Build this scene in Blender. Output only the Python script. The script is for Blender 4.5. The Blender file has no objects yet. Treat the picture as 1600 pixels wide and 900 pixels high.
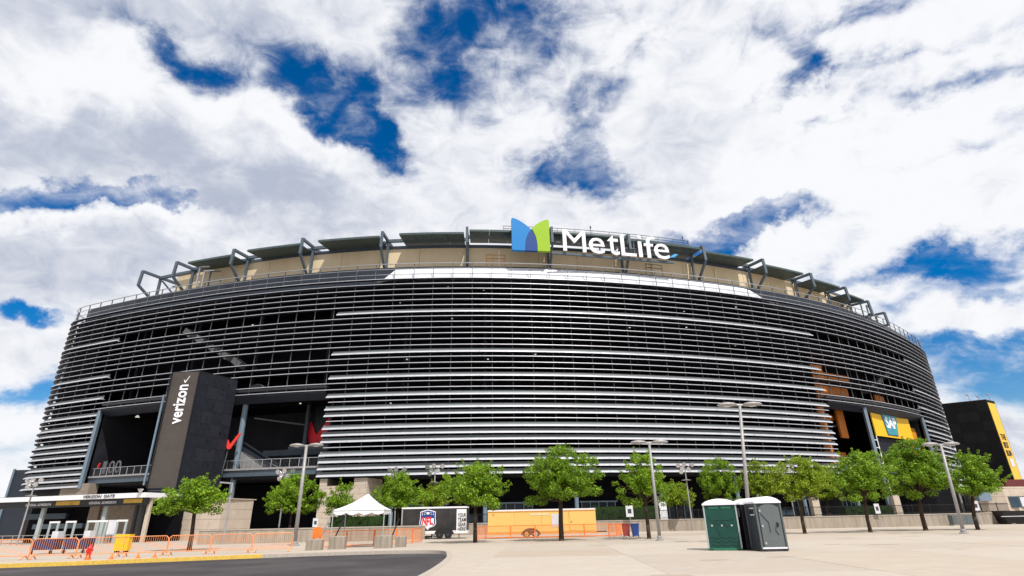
import bpy, bmesh, math, random
from mathutils import Vector, Matrix, Euler, noise as mnoise
R = math.radians
sc = bpy.context.scene
col = sc.collection

# ------------------------------------------------------------------ camera
FPX, PITCH, ROLL, EYE = 862.0, math.atan(362/862), R(1.18), 1.65
cam_d = bpy.data.cameras.new("camera"); cam = bpy.data.objects.new("camera", cam_d); col.objects.link(cam)
cam_d.sensor_width = 36; cam_d.lens = FPX/1600*36; cam_d.clip_start = 0.1; cam_d.clip_end = 6000
r0 = Vector((1, 0, 0)); f0 = Vector((0, math.cos(PITCH), math.sin(PITCH))); u0 = Vector((0, -math.sin(PITCH), math.cos(PITCH)))
cr = math.cos(ROLL)*r0 - math.sin(ROLL)*u0; cu = math.sin(ROLL)*r0 + math.cos(ROLL)*u0
m = Matrix((cr, cu, -f0)).transposed().to_4x4(); m.translation = (0, 0, EYE)
cam.matrix_world = m
sc.camera = cam

# ------------------------------------------------------------------ light, exposure
sc.view_settings.view_transform = 'Standard'; sc.view_settings.look = 'None'
sc.view_settings.exposure = 0.0; sc.view_settings.gamma = 1
SUN_EL, SUN_AZ = 55.0, 153.0          # azimuth clockwise from +Y
sun_d = bpy.data.lights.new("sun", 'SUN'); sun_d.energy = 4.2; sun_d.angle = R(0.55); sun_d.color = (1, .955, .88)
sun = bpy.data.objects.new("sun", sun_d); col.objects.link(sun); sun.location = (40, -60, 90)
to_sun = Vector((math.sin(R(SUN_AZ))*math.cos(R(SUN_EL)), math.cos(R(SUN_AZ))*math.cos(R(SUN_EL)), math.sin(R(SUN_EL))))
sun.rotation_euler = to_sun.to_track_quat('Z', 'Y').to_euler()

# ------------------------------------------------------------------ sky: Nishita with clouds laid out over the dome
world = bpy.data.worlds.new("World"); sc.world = world; world.use_nodes = True
wt = world.node_tree; N = wt.nodes; L = wt.links; N.clear()
def wn(t, **k):
    n = N.new(t)
    for a, b in k.items(): setattr(n, a, b)
    return n
def wset(sock, v):
    if hasattr(v, 'links') or hasattr(v, 'is_output'): L.new(v, sock)
    else: sock.default_value = v
def wm(op, a, b=None, c=None, clamp=False):
    n = wn('ShaderNodeMath', operation=op, use_clamp=clamp); wset(n.inputs[0], a)
    if b is not None: wset(n.inputs[1], b)
    if c is not None: wset(n.inputs[2], c)
    return n.outputs[0]
def img_dir(px, py):
    x, u = px-800, 450-py
    d = cr*x + cu*u + f0*FPX
    return d.normalized()
tc = wn('ShaderNodeTexCoord'); D = tc.outputs['Generated']
sky = wn('ShaderNodeTexSky', sky_type='NISHITA', sun_disc=False); sky.sun_elevation = R(SUN_EL); sky.sun_rotation = R(SUN_AZ)
sky.air_density = 1.0; sky.dust_density = 0.6; sky.ozone_density = 3.0
hsv = wn('ShaderNodeHueSaturation'); hsv.inputs['Saturation'].default_value = 1.55; hsv.inputs['Value'].default_value = 1.4
hsv.inputs['Hue'].default_value = 0.505
L.new(sky.outputs[0], hsv.inputs['Color'])
bg1 = wn('ShaderNodeBackground'); bg1.inputs[1].default_value = 0.085; L.new(hsv.outputs[0], bg1.inputs[0])
# coordinates: cloud-deck plane for streaks, plain direction for billows
sep = wn('ShaderNodeSeparateXYZ'); L.new(D, sep.inputs[0])
zz = wm('ADD', wm('MAXIMUM', sep.outputs[2], 0.0), 0.30)
cmb = wn('ShaderNodeCombineXYZ'); L.new(wm('DIVIDE', sep.outputs[0], zz), cmb.inputs[0]); L.new(wm('DIVIDE', sep.outputs[1], zz), cmb.inputs[1])
def wnoise(vec, scale, detail=8, rough=.55, dist=0.0, mp=None):
    if mp:
        mpn = wn('ShaderNodeMapping'); mpn.inputs['Location'].default_value = mp[0]; mpn.inputs['Rotation'].default_value = (0, 0, R(mp[1])); mpn.inputs['Scale'].default_value = mp[2]
        L.new(vec, mpn.inputs[0]); vec = mpn.outputs[0]
    n = wn('ShaderNodeTexNoise'); L.new(vec, n.inputs['Vector'])
    n.inputs['Scale'].default_value = scale; n.inputs['Detail'].default_value = detail; n.inputs['Roughness'].default_value = rough; n.inputs['Distortion'].default_value = dist
    return n
nw = wnoise(D, 6, 8, .6)
sub = wn('ShaderNodeVectorMath', operation='SUBTRACT'); L.new(nw.outputs['Color'], sub.inputs[0]); sub.inputs[1].default_value = (.5, .5, .5)
warp = wn('ShaderNodeVectorMath', operation='MULTIPLY_ADD'); L.new(sub.outputs[0], warp.inputs[0]); warp.inputs[1].default_value = (.24, .24, .24); L.new(D, warp.inputs[2])
DW = warp.outputs[0]
n_bil = wnoise(D, 4.0, 12, .58, .35, ((3.1, 1.7, .4), 0, (1, 1, 1.5))).outputs[0]
n_str = wnoise(cmb.outputs[0], 3.6, 12, .62, .5, ((.3, 4.2, 0), 52, (.55, 1.9, 1))).outputs[0]
n_fin = wnoise(D, 16, 8, .6, .6, ((.3, 4.2, 0), 0, (1, 1, 1.6))).outputs[0]
n_big = wnoise(D, 1.6, 4, .5, 0, ((9, 2, 5), 0, (1, 1, 2.2))).outputs[0]
def lobes(lst, vec):
    tot = None
    for (px, py, rx, ry, ang, amp) in lst:
        d0 = img_dir(px, py); cth = d0.dot(f0)
        e1 = cr*math.cos(R(ang)) + cu*math.sin(R(ang)); e1 = (e1 - d0*e1.dot(d0)).normalized(); e2 = d0.cross(e1)
        rot = Matrix((e1, e2, d0)).transposed()
        mp = wn('ShaderNodeMapping', vector_type='TEXTURE'); L.new(vec, mp.inputs[0])
        mp.inputs['Location'].default_value = d0; mp.inputs['Rotation'].default_value = rot.to_euler()
        s = cth/FPX; mp.inputs['Scale'].default_value = (rx*s*1.5, ry*s*1.5, .9)
        g = wn('ShaderNodeTexGradient', gradient_type='SPHERICAL'); L.new(mp.outputs[0], g.inputs[0])
        tot = wm('MULTIPLY_ADD', g.outputs['Fac'], amp, tot if tot is not None else 0.0)
    return tot
BLUE = [(520, 160, 125, 50, -32, 1.2), (600, 120, 70, 55, 40, .4), (690, 40, 50, 110, 0, .55), (750, 70, 40, 120, 0, .5), (640, 20, 60, 40, 0, .2), (560, 205, 70, 30, 0, .7), (280, 85, 110, 30, -38, .46), (330, 110, 60, 26, -20, .25), (610, 60, 90, 40, 10, .15),
        (620, 250, 50, 50, 0, .35), (905, 255, 100, 40, -8, 1.15), (930, 180, 50, 70, -20, .85), (60, 300, 140, 30, -8, 1.25), (255, 318, 100, 15, 0, .75), (15, 492, 36, 16, -10, .9), (503, 353, 18, 11, 0, .8), (810, 20, 70, 60, 0, .5),
        (1120, 375, 110, 26, 15, 1.0), (1190, 350, 50, 26, 10, .8), (1235, 60, 70, 60, -30, .30), (1290, 95, 30, 26, -30, .45), (1480, 395, 170, 26, 12, .75), (1560, 430, 110, 30, 0, .9), (1420, 480, 90, 30, 0, .55),
        (1510, 590, 160, 70, 0, .5), (1590, 610, 100, 50, 0, .45), (40, 605, 190, 26, 0, .8), (1560, 540, 120, 16, 6, .5), (1180, 230, 50, 24, 0, .25), (860, 90, 60, 60, 0, .35), (1340, 20, 90, 20, 30, .45), (1480, 130, 120, 18, 25, .45), (1300, 180, 120, 16, 28, .4), (1430, 70, 120, 16, 28, .4), (1540, 220, 110, 16, 20, .35), (1010, 60, 60, 22, 40, .35), (1230, 130, 60, 14, 20, .4)]
WHITE = [(110, 170, 260, 110, -22, .75), (350, 270, 260, 80, -25, .8), (200, 400, 320, 55, 0, .8), (1350, 300, 300, 150, 0, .35), (1090, 230, 140, 110, 0, .7), (640, 320, 220, 50, 0, .5), (420, 30, 170, 60, -10, .6), (960, 110, 120, 60, 0, .3), (130, 20, 200, 60, 0, .25), (60, 540, 120, 30, 0, .5)]
GREY = [(230, 240, 300, 70, -22, .62), (430, 310, 200, 60, -15, .40), (150, 15, 220, 60, -8, .60), (400, 50, 200, 70, 0, .40), (1090, 180, 120, 100, 0, .50), (1010, 290, 120, 60, 0, .45), (60, 400, 200, 50, 0, .5), (180, 430, 160, 40, 0, .3), (700, 310, 220, 60, 0, .25), (1590, 690, 80, 20, 0, .5), (640, 130, 120, 120, 0, .2), (20, 540, 160, 70, 0, .2), (900, 60, 100, 60, 0, .2), (120, 130, 120, 40, -20, -.3)]
BR = [(90, 100, 260, 60, -28, .5), (430, 190, 220, 36, -28, .5), (1250, 300, 230, 160, 0, .45), (1450, 120, 250, 140, 0, .35), (220, 340, 200, 22, 0, .55), (960, 100, 160, 70, 0, .3), (1160, 130, 120, 30, 0, .2)]
dens = wm('ADD', wm('MULTIPLY_ADD', n_bil, 3.6, 1.08-1.8), wm('MULTIPLY_ADD', n_str, 1.9, -.95))
dens = wm('MULTIPLY_ADD', wm('SUBTRACT', n_fin, .5), 2.0, dens)
dens = wm('SUBTRACT', wm('ADD', dens, lobes(WHITE, D)), wm('MULTIPLY', wm('MINIMUM', wm('MULTIPLY', lobes(BLUE, DW), 1.35), 1.0), 1.55))
mr = wn('ShaderNodeMapRange', interpolation_type='SMOOTHERSTEP'); L.new(dens, mr.inputs[0]); mr.inputs[1].default_value = -.8; mr.inputs[2].default_value = 1.25
shade = wm('MULTIPLY_ADD', wm('SUBTRACT', n_big, .5), .8, wm('MULTIPLY_ADD', wm('SUBTRACT', n_bil, .5), 1.1, .18))
shade = wm('MULTIPLY_ADD', wm('SUBTRACT', n_str, .5), -.7, shade)
shade = wm('MULTIPLY_ADD', wm('SUBTRACT', n_fin, .5), -.9, shade)
shade = wm('MULTIPLY_ADD', wm('SUBTRACT', lobes(GREY, DW), lobes(BR, DW)), 1.25, shade)
shade = wm('MULTIPLY_ADD', wm('SUBTRACT', n_fin, .5), -.7, shade)
ms = wn('ShaderNodeMapRange', interpolation_type='SMOOTHSTEP'); L.new(shade, ms.inputs[0]); ms.inputs[1].default_value = -.15; ms.inputs[2].default_value = 1.35; shade = ms.outputs[0]
cmix = wn('ShaderNodeMix', data_type='RGBA'); L.new(shade, cmix.inputs[0])
cmix.inputs[6].default_value = (.95, .96, .99, 1); cmix.inputs[7].default_value = (.47, .52, .64, 1)
bg2 = wn('ShaderNodeBackground'); bg2.inputs[1].default_value = 1.0; L.new(cmix.outputs[2], bg2.inputs[0])
mxs = wn('ShaderNodeMixShader'); L.new(mr.outputs[0], mxs.inputs[0]); L.new(bg1.outputs[0], mxs.inputs[1]); L.new(bg2.outputs[0], mxs.inputs[2])
wo = wn('ShaderNodeOutputWorld'); L.new(mxs.outputs[0], wo.inputs[0])

# ------------------------------------------------------------------ materials
def mat(name, c, rough=.6, metal=0, var=.12, scale=3.0, c2=None, bump=0, bscale=40, spec=.4, streak=False, emit=None, c3=None, s3=.3):
    m = bpy.data.materials.new(name); m.use_nodes = True; t = m.node_tree; b = t.nodes['Principled BSDF']
    b.inputs['Roughness'].default_value = rough; b.inputs['Metallic'].default_value = metal; b.inputs['Specular IOR Level'].default_value = spec
    c = tuple(c)+(1,) if len(c) == 3 else c
    tcn = t.nodes.new('ShaderNodeTexCoord'); src = tcn.outputs['Object']
    mp = t.nodes.new('ShaderNodeMapping'); t.links.new(src, mp.inputs[0])
    if streak: mp.inputs['Scale'].default_value = (1, 1, .12)
    n = t.nodes.new('ShaderNodeTexNoise'); n.inputs['Scale'].default_value = scale; n.inputs['Detail'].default_value = 6; n.inputs['Roughness'].default_value = .65
    t.links.new(mp.outputs[0], n.inputs['Vector'])
    ramp = t.nodes.new('ShaderNodeMapRange'); ramp.inputs[1].default_value = .3; ramp.inputs[2].default_value = .7; t.links.new(n.outputs[0], ramp.inputs[0])
    mx = t.nodes.new('ShaderNodeMix'); mx.data_type = 'RGBA'; t.links.new(ramp.outputs[0], mx.inputs[0])
    lo = c2 if c2 else tuple(x*(1-var) for x in c[:3]); hi = c[:3] if c2 else tuple(min(1, x*(1+var)) for x in c[:3])
    mx.inputs[6].default_value = tuple(lo)+(1,); mx.inputs[7].default_value = tuple(hi)+(1,)
    out = mx.outputs[2]
    if c3:
        n2 = t.nodes.new('ShaderNodeTexNoise'); n2.inputs['Scale'].default_value = s3; n2.inputs['Detail'].default_value = 4; t.links.new(src, n2.inputs['Vector'])
        r2 = t.nodes.new('ShaderNodeMapRange'); r2.inputs[1].default_value = .42; r2.inputs[2].default_value = .66; t.links.new(n2.outputs[0], r2.inputs[0])
        m2 = t.nodes.new('ShaderNodeMix'); m2.data_type = 'RGBA'; t.links.new(r2.outputs[0], m2.inputs[0]); t.links.new(out, m2.inputs[6]); m2.inputs[7].default_value = tuple(c3)+(1,)
        out = m2.outputs[2]
    t.links.new(out, b.inputs['Base Color'])
    if bump:
        nb = t.nodes.new('ShaderNodeTexNoise'); nb.inputs['Scale'].default_value = bscale; nb.inputs['Detail'].default_value = 4; t.links.new(src, nb.inputs['Vector'])
        bp = t.nodes.new('ShaderNodeBump'); bp.inputs['Strength'].default_value = bump; bp.inputs['Distance'].default_value = .02
        t.links.new(nb.outputs[0], bp.inputs['Height']); t.links.new(bp.outputs[0], b.inputs['Normal'])
    if emit:
        b.inputs['Emission Color'].default_value = tuple(emit[:3])+(1,); b.inputs['Emission Strength'].default_value = emit[3]
    return m
PLAZA = mat('plaza_concrete', (.49, .43, .365), .85, c2=(.42, .365, .31), scale=1.2, c3=(.46, .385, .32), s3=.09, bump=.25, bscale=25, spec=.2)
SLABS = [mat('plaza_slab_'+n_, c_, .85, c2=tuple(v*.84 for v in c_), scale=sc_0, bump=.25, bscale=25, spec=.2, c3=tuple(v*k3 for v, k3 in zip(c_, (.90, .88, .87))), s3=.35) for n_, c_, sc_0 in (('pale', (.51, .45, .385), 1.4), ('warm', (.49, .42, .35), 1.1), ('grey', (.47, .41, .35), 1.7), ('worn', (.46, .385, .315), .9))]
ASPH = mat('asphalt', (.062, .056, .062), .85, c2=(.038, .034, .038), scale=9, c3=(.085, .077, .078), s3=.22, bump=.4, bscale=60, spec=.25)
KERB = mat('kerb_concrete', (.42, .37, .32), .8, var=.15, scale=5, spec=.2)
YKERB = mat('yellow_kerb_paint', (.80, .52, .08), .6, c2=(.50, .34, .09), scale=7, spec=.2)
GROUND = mat('far_ground', (.22, .2, .17), .9, var=.1)
ALU = mat('louvre_aluminium', (.58, .59, .64), .42, metal=.25, var=.06, scale=.6)
ALU2 = mat('lower_louvre_aluminium', (.47, .48, .52), .42, metal=.25, var=.06, scale=.6)
ALUN = mat('thin_louvre_aluminium', (.42, .425, .46), .45, metal=.25, var=.08, scale=.6)
WEB = mat('louvre_web_grey_shade', (.17, .185, .19), .5, metal=.1, var=.08, scale=.6)  # grey web, its colour darkened to carry the shade of the recess
UNDER = mat('louvre_underside_shade', (.022, .024, .036), .5, var=.2, scale=.8)  # shade beneath the blades, put into the colour as near-black navy
WHITEB = mat('white_band_cladding', (.86, .88, .92), .25, metal=.1, var=.03, scale=.3, c2=(.70, .73, .80))
POST = mat('mullion_steel', (.115, .12, .13), .5, metal=.2)
RAIL = mat('rail_steel', (.36, .37, .40), .45, metal=.2)
STEEL = mat('blue_grey_steel', (.072, .098, .125), .5, var=.15, scale=.8)
STEEL2 = mat('light_blue_steel', (.16, .22, .28), .5, var=.1, scale=.8)
SOFFIT = mat('roof_panel_green_grey', (.055, .085, .088), .5, var=.12, scale=.5)
BEIGE = mat('beige_parapet', (.74, .61, .42), .75, c2=(.66, .54, .36), scale=.5, streak=True, spec=.2)
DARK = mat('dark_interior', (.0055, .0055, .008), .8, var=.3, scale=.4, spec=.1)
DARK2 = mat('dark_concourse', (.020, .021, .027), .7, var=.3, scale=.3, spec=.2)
DPANEL = mat('dark_blue_panel', (.018, .024, .038), .45, var=.2, scale=.3)
GLASS = mat('dark_glass', (.012, .02, .03), .2, var=.3, scale=.5, spec=.4)
GLASSB = mat('blue_glass', (.03, .055, .085), .25, var=.3, scale=.7, spec=.35)
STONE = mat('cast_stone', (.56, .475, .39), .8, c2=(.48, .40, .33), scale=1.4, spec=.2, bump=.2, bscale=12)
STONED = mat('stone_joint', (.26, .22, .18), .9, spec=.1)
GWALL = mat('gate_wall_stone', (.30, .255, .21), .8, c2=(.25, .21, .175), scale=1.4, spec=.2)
CWALL = mat('stained_concrete', (.42, .365, .30), .85, c2=(.27, .23, .185), scale=2.2, streak=True, spec=.15)
TBROWN = mat('screen_mesh_brown', (.070, .059, .052), .6, var=.15, scale=.7, spec=.3)
TDARK = mat('tower_dark_panel', (.019, .021, .031), .6, c2=(.011, .012, .019), scale=1.1, spec=.2)
TBLACK = mat('tower_black_panel', (.003, .003, .004), .6, var=.3, scale=.7, spec=.12)
BLACK = mat('black_paint', (.008, .008, .010), .4)
YEL = mat('yellow_banner', (.88, .50, .012), .5, var=.04, scale=.4)
YEL2 = mat('yellow_tower_panel', (.78, .48, .04), .5, var=.05, scale=.4)
ORW = mat('orange_banner_shade', (.66, .28, .02), .6, var=.08, scale=.4)
ORI = mat('orange_wall', (.50, .16, .02), .6, var=.12, scale=.6)
ORF = mat('orange_barrier_paint', (.82, .31, .12), .5, var=.1, scale=2)
ORD = mat('orange_solid', (.85, .20, .03), .5, var=.1, scale=2)
WHITE_M = mat('white_paint', (.80, .80, .82), .45, var=.03)
LETW = mat('white_letter_face', (.86, .85, .90), .4, var=.02)
TENT = mat('tent_vinyl', (.86, .86, .89), .45, var=.03, bump=.3, bscale=3)
BLU1 = mat('sign_light_blue', (.001, .19, .53), .4, var=.02)
BLU2 = mat('sign_dark_blue', (.003, .05, .24), .4, var=.02)
GRN = mat('sign_green', (.28, .47, .003), .4, var=.02)
RED = mat('red_mark', (.85, .012, .03), .45, var=.05)
REDB = mat('red_bright', (.85, .05, .035), .45, var=.05)
HYD = mat('hydrant_red', (.68, .03, .025), .4, var=.08)
TEAL = mat('teal_logo', (.05, .30, .38), .45, var=.25, scale=.5)
TEALD = mat('blue_logo_edge', (.02, .09, .16), .45)
NAVY = mat('navy_cover', (.025, .025, .085), .6, var=.2)
TRY = mat('trailer_yellow', (.80, .52, .16), .42, var=.04, scale=.5)
TRYD = mat('trailer_orange_trim', (.70, .30, .06), .5)
TRB = mat('trailer_black_wrap', (.014, .014, .016), .3, c2=(.05, .047, .045), scale=.5)
RUB = mat('rubber', (.015, .015, .016), .8)
HUB = mat('wheel_rim', (.55, .5, .45), .4, metal=.3)
GPOT = mat('green_plastic', (.004, .058, .043), .38, var=.12, scale=1.5)
GPOT2 = mat('green_plastic_light', (.02, .17, .09), .4, var=.12, scale=1.5)
GREYP = mat('grey_plastic', (.115, .135, .14), .42, var=.08, scale=1.5)
GREYD = mat('grey_plastic_dark', (.045, .05, .058), .42, var=.1, scale=1.5)
PURP = mat('dark_purple_plastic', (.018, .014, .024), .45, var=.15)
ROOFW = mat('roof_plastic_white', (.78, .78, .82), .45, var=.04)
POLE = mat('galvanised_pole', (.34, .33, .33), .5, metal=.2, var=.12, scale=3)
BLOCK = mat('weathered_concrete_block', (.40, .35, .29), .85, c2=(.20, .17, .14), scale=2.5, streak=True, spec=.15)
FRAME = mat('pale_green_frame', (.38, .43, .43), .45, var=.05)
SILV = mat('silver_dish', (.60, .60, .63), .25, metal=.7)
BARK = mat('bark', (.060, .042, .032), .9, var=.3, scale=8, bump=.5, bscale=20, spec=.1)
HEDGE = mat('hedge_leaf', (.022, .045, .012), .8, var=.4, scale=4, spec=.1)
GREYT = mat('grey_lettering', (.12, .12, .13), .5)
STICK = mat('white_sticker', (.62, .62, .66), .5)
LAMPM = mat('lit_lamp_glass', (.9, .88, .8), .5, emit=(1, .93, .8, .55))
GLD = mat('gold_sign', (.50, .30, .03), .5)
DIRT = mat('stain_dark', (.16, .14, .12), .9)
LBLUE = mat('sky_blue_arrow', (.05, .35, .70), .5)

def leafmat(name, a, b_):
    m = bpy.data.materials.new(name); m.use_nodes = True; t = m.node_tree; t.nodes.clear()
    geo = t.nodes.new('ShaderNodeNewGeometry'); rp = t.nodes.new('ShaderNodeMix'); rp.data_type = 'RGBA'
    t.links.new(geo.outputs['Random Per Island'], rp.inputs[0]); rp.inputs[6].default_value = a+(1,); rp.inputs[7].default_value = b_+(1,)
    d = t.nodes.new('ShaderNodeBsdfPrincipled'); d.inputs['Roughness'].default_value = .5; d.inputs['Specular IOR Level'].default_value = .3
    tr = t.nodes.new('ShaderNodeBsdfTranslucent'); hs = t.nodes.new('ShaderNodeHueSaturation'); hs.inputs['Value'].default_value = 1.5; hs.inputs['Hue'].default_value = .485
    t.links.new(rp.outputs[2], d.inputs['Base Color']); t.links.new(rp.outputs[2], hs.inputs['Color']); t.links.new(hs.outputs[0], tr.inputs[0])
    mx = t.nodes.new('ShaderNodeMixShader'); mx.inputs[0].default_value = .28; t.links.new(d.outputs[0], mx.inputs[1]); t.links.new(tr.outputs[0], mx.inputs[2])
    o = t.nodes.new('ShaderNodeOutputMaterial'); t.links.new(mx.outputs[0], o.inputs[0]); return m
LEAF = leafmat('leaf_green', (.055, .145, .006), (.29, .45, .022))
LEAF2 = leafmat('leaf_deep_green', (.045, .125, .006), (.27, .43, .020))
LEAF3 = leafmat('leaf_yellow_green', (.09, .17, .008), (.36, .47, .028))

# ------------------------------------------------------------------ helpers
def tag(o, label=None, cat=None, group=None, kind=None):
    if label: o['label'] = label
    if cat: o['category'] = cat
    if group: o['group'] = group
    if kind: o['kind'] = kind
    return o
def thing(name, label, cat, loc=(0, 0, 0), rz=0, group=None):
    o = bpy.data.objects.new(name, None); col.objects.link(o); o.location = loc; o.rotation_euler = (0, 0, rz); o.empty_display_size = .3
    return tag(o, label, cat, group)
def wpos(o):
    p = Vector((0, 0, 0))
    while o is not None: p = p + Vector(o.location); o = o.parent
    return p
class MB:
    def __init__(s): s.v = []; s.f = []; s.mi = []
    def add(s, vs, fs, mi=0):
        b = len(s.v); s.v += [tuple(x) for x in vs]; s.f += [tuple(b+i for i in f) for f in fs]; s.mi += [mi]*len(fs); return s
    def box(s, x0, x1, y0, y1, z0, z1, mi=0):
        return s.hexa([(x0, y0), (x1, y0), (x1, y1), (x0, y1)], z0, z1, mi)
    def hexa(s, q, z0, z1, mi=0):          # prism over a plan polygon (counter-clockwise)
        n = len(q); vs = [(a, b, z0) for a, b in q]+[(a, b, z1) for a, b in q]
        fs = [tuple(range(n-1, -1, -1)), tuple(range(n, 2*n))]+[(i, (i+1) % n, n+(i+1) % n, n+i) for i in range(n)]
        return s.add(vs, fs, mi)
    def beam(s, p0, p1, w=.2, h=.2, up=(0, 0, 1), mi=0):
        p0 = Vector(p0); p1 = Vector(p1); d = (p1-p0).normalized(); up = Vector(up)
        if abs(d.dot(up)) > .95: up = Vector((0, 1, 0))
        a = d.cross(up).normalized()*w/2; b = a.cross(d).normalized()*h/2
        vs = [p+i*a+j*b for p in (p0, p1) for i, j in ((-1, -1), (1, -1), (1, 1), (-1, 1))]
        return s.add(vs, [(3, 2, 1, 0), (4, 5, 6, 7), (0, 1, 5, 4), (1, 2, 6, 5), (2, 3, 7, 6), (3, 0, 4, 7)], mi)
    def tube(s, p0, p1, r0_=.05, r1_=None, n=8, mi=0, cap=True):
        r1_ = r0_ if r1_ is None else r1_; p0 = Vector(p0); p1 = Vector(p1); d = (p1-p0).normalized()
        up = Vector((0, 0, 1)) if abs(d.z) < .9 else Vector((0, 1, 0)); a = d.cross(up).normalized(); b = a.cross(d)
        vs = [p+(a*math.cos(2*math.pi*i/n)+b*math.sin(2*math.pi*i/n))*r for p, r in ((p0, r0_), (p1, r1_)) for i in range(n)]
        fs = [(i, n+i, n+(i+1) % n, (i+1) % n) for i in range(n)]
        if cap: fs += [tuple(range(n)), tuple(range(2*n-1, n-1, -1))]
        return s.add(vs, fs, mi)
    def lathe(s, c, prof, n=12, mi=0):       # prof: (r, z)
        vs = [(c[0]+r*math.cos(2*math.pi*i/n), c[1]+r*math.sin(2*math.pi*i/n), c[2]+z) for r, z in prof for i in range(n)]
        fs = [(k*n+i, k*n+(i+1) % n, (k+1)*n+(i+1) % n, (k+1)*n+i) for k in range(len(prof)-1) for i in range(n)]
        fs += [tuple(range(n-1, -1, -1)), tuple(range((len(prof)-1)*n, len(prof)*n))]
        return s.add(vs, fs, mi)
    def prism(s, pts, o, ax, ay, an, t, mi=0):   # 2-D outline in plane (o, ax, ay) extruded along -an by t
        o, ax, ay, an = map(Vector, (o, ax, ay, an)); n = len(pts)
        fr = [o+ax*a+ay*b for a, b in pts]; bk = [p-an*t for p in fr]
        return s.add(fr+bk, [tuple(range(n)), tuple(range(2*n-1, n-1, -1))]+[(i, n+i, n+(i+1) % n, (i+1) % n) for i in range(n)], mi)
    def mesh(s, name, mats, off=(0, 0, 0), smooth=False):
        me = bpy.data.meshes.new(name); o = Vector(off)
        me.from_pydata([Vector(v)-o for v in s.v], [], s.f)
        for m_ in (mats if isinstance(mats, (list, tuple)) else [mats]): me.materials.append(m_)
        if any(s.mi): me.polygons.foreach_set('material_index', s.mi)
        bm = bmesh.new(); bm.from_mesh(me); bmesh.ops.recalc_face_normals(bm, faces=bm.faces); bm.to_mesh(me); bm.free()
        if smooth: me.polygons.foreach_set('use_smooth', [True]*len(me.polygons))
        return me
    def build(s, name, mats, parent=None, local=False, loc=None, smooth=False):
        off = Vector((0, 0, 0))
        if parent is not None and not local: off = wpos(parent)
        if loc is not None and parent is None: off = Vector(loc)
        o = bpy.data.objects.new(name, s.mesh(name, mats, off, smooth)); col.objects.link(o)
        if parent is not None: o.parent = parent
        elif loc is not None: o.location = loc
        return o
def link_mesh(name, me, parent, loc=(0, 0, 0), rot=None):
    o = bpy.data.objects.new(name, me); col.objects.link(o); o.parent = parent; o.location = loc
    if rot is not None: o.rotation_euler = rot
    return o
def dup(root, loc, rz=None, label=None, cat=None):
    c = root.copy(); col.objects.link(c); c.location = loc
    if rz is not None: c.rotation_euler = (0, 0, rz)
    if label: c['label'] = label
    def rec(a, b):
        for ch in list(a.children):
            d = ch.copy(); col.objects.link(d); d.parent = b; rec(ch, d)
    rec(root, c); return c
_tc = {}
def text_verts(s, bold=.0, extr=.0):
    k = (s, bold, extr)
    if k in _tc: return _tc[k]
    cu_ = bpy.data.curves.new('t', 'FONT'); cu_.body = s; cu_.offset = bold; cu_.extrude = extr; cu_.resolution_u = 3
    ob = bpy.data.objects.new('t', cu_); me = bpy.data.meshes.new_from_object(ob)
    vs = [tuple(v.co) for v in me.vertices]; fs = [tuple(p.vertices) for p in me.polygons]
    bpy.data.objects.remove(ob); bpy.data.meshes.remove(me); _tc[k] = (vs, fs); return _tc[k]
def put_text(mb, s, o, ax, ay, an, w, h, bold=.02, t=.05, mi=0, italic=0):
    """text s filling the w x h box whose lower-left corner is o; ax, ay unit axes, an = outward normal, t = thickness"""
    vs, fs = text_verts(s, bold, .5); x0 = min(v[0] for v in vs); x1 = max(v[0] for v in vs); y0 = min(v[1] for v in vs); y1 = max(v[1] for v in vs)
    o, ax, ay, an = map(Vector, (o, ax, ay, an))
    out = []
    for v in vs:
        a = (v[0]-x0)/(x1-x0)*w; b = (v[1]-y0)/(y1-y0)*h; out.append(o+ax*(a+italic*b)+ay*b+an*(v[2]+.5)*t)
    mb.add(out, fs, mi)

# ------------------------------------------------------------------ facade plan curve
KP = [(-89, 175), (-89, 150), (-89, 122), (-88.6, 112), (-87.8, 106), (-86.3, 102.3), (-84, 100.1), (-80.0, 98.3), (-76.0, 96.67), (-72.0, 95.12), (-68.0, 93.64), (-64.0, 92.24), (-60.0, 90.92), (-56.0, 89.69), (-52.0, 88.54), (-48.0, 87.49), (-44.0, 86.55), (-40.0, 85.72), (-36.0, 84.99), (-32.0, 84.39), (-28.0, 83.91), (-24.0, 83.55), (-20.0, 83.31), (-16.0, 83.2), (-12.0, 83.2), (-8.0, 83.33), (-4.0, 83.57), (0.0, 83.93), (4.0, 84.4), (8.0, 84.98), (12.0, 85.66), (16.0, 86.44), (20.0, 87.33), (24.0, 88.32), (28.0, 89.41), (32.0, 90.6), (36.0, 91.9), (40.0, 93.3), (44.0, 94.82), (48.0, 96.46), (52.0, 98.23), (56.0, 100.13), (60.0, 102.18), (64.0, 104.38), (68.0, 106.74), (72.0, 109.28), (76.0, 111.99), (80.0, 114.89), (84.0, 117.98), (88.0, 121.24), (92.0, 124.69), (96.0, 128.3), (100.0, 132.05), (103.8, 136.2), (107.0, 141.3), (109.2, 149), (110, 160), (110, 190)]
def cr_pt(i, t):
    P = [Vector(KP[max(0, min(len(KP)-1, i+k))]) for k in (-1, 0, 1, 2)]
    return .5*((2*P[1])+(P[2]-P[0])*t+(2*P[0]-5*P[1]+4*P[2]-P[3])*t*t+(3*P[1]-P[0]-3*P[2]+P[3])*t**3)
CS = [cr_pt(i, k/4) for i in range(len(KP)-1) for k in range(4)]+[Vector(KP[-1])]
SS = [0.0]
for a, b in zip(CS, CS[1:]): SS.append(SS[-1]+(b-a).length)
import bisect
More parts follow.
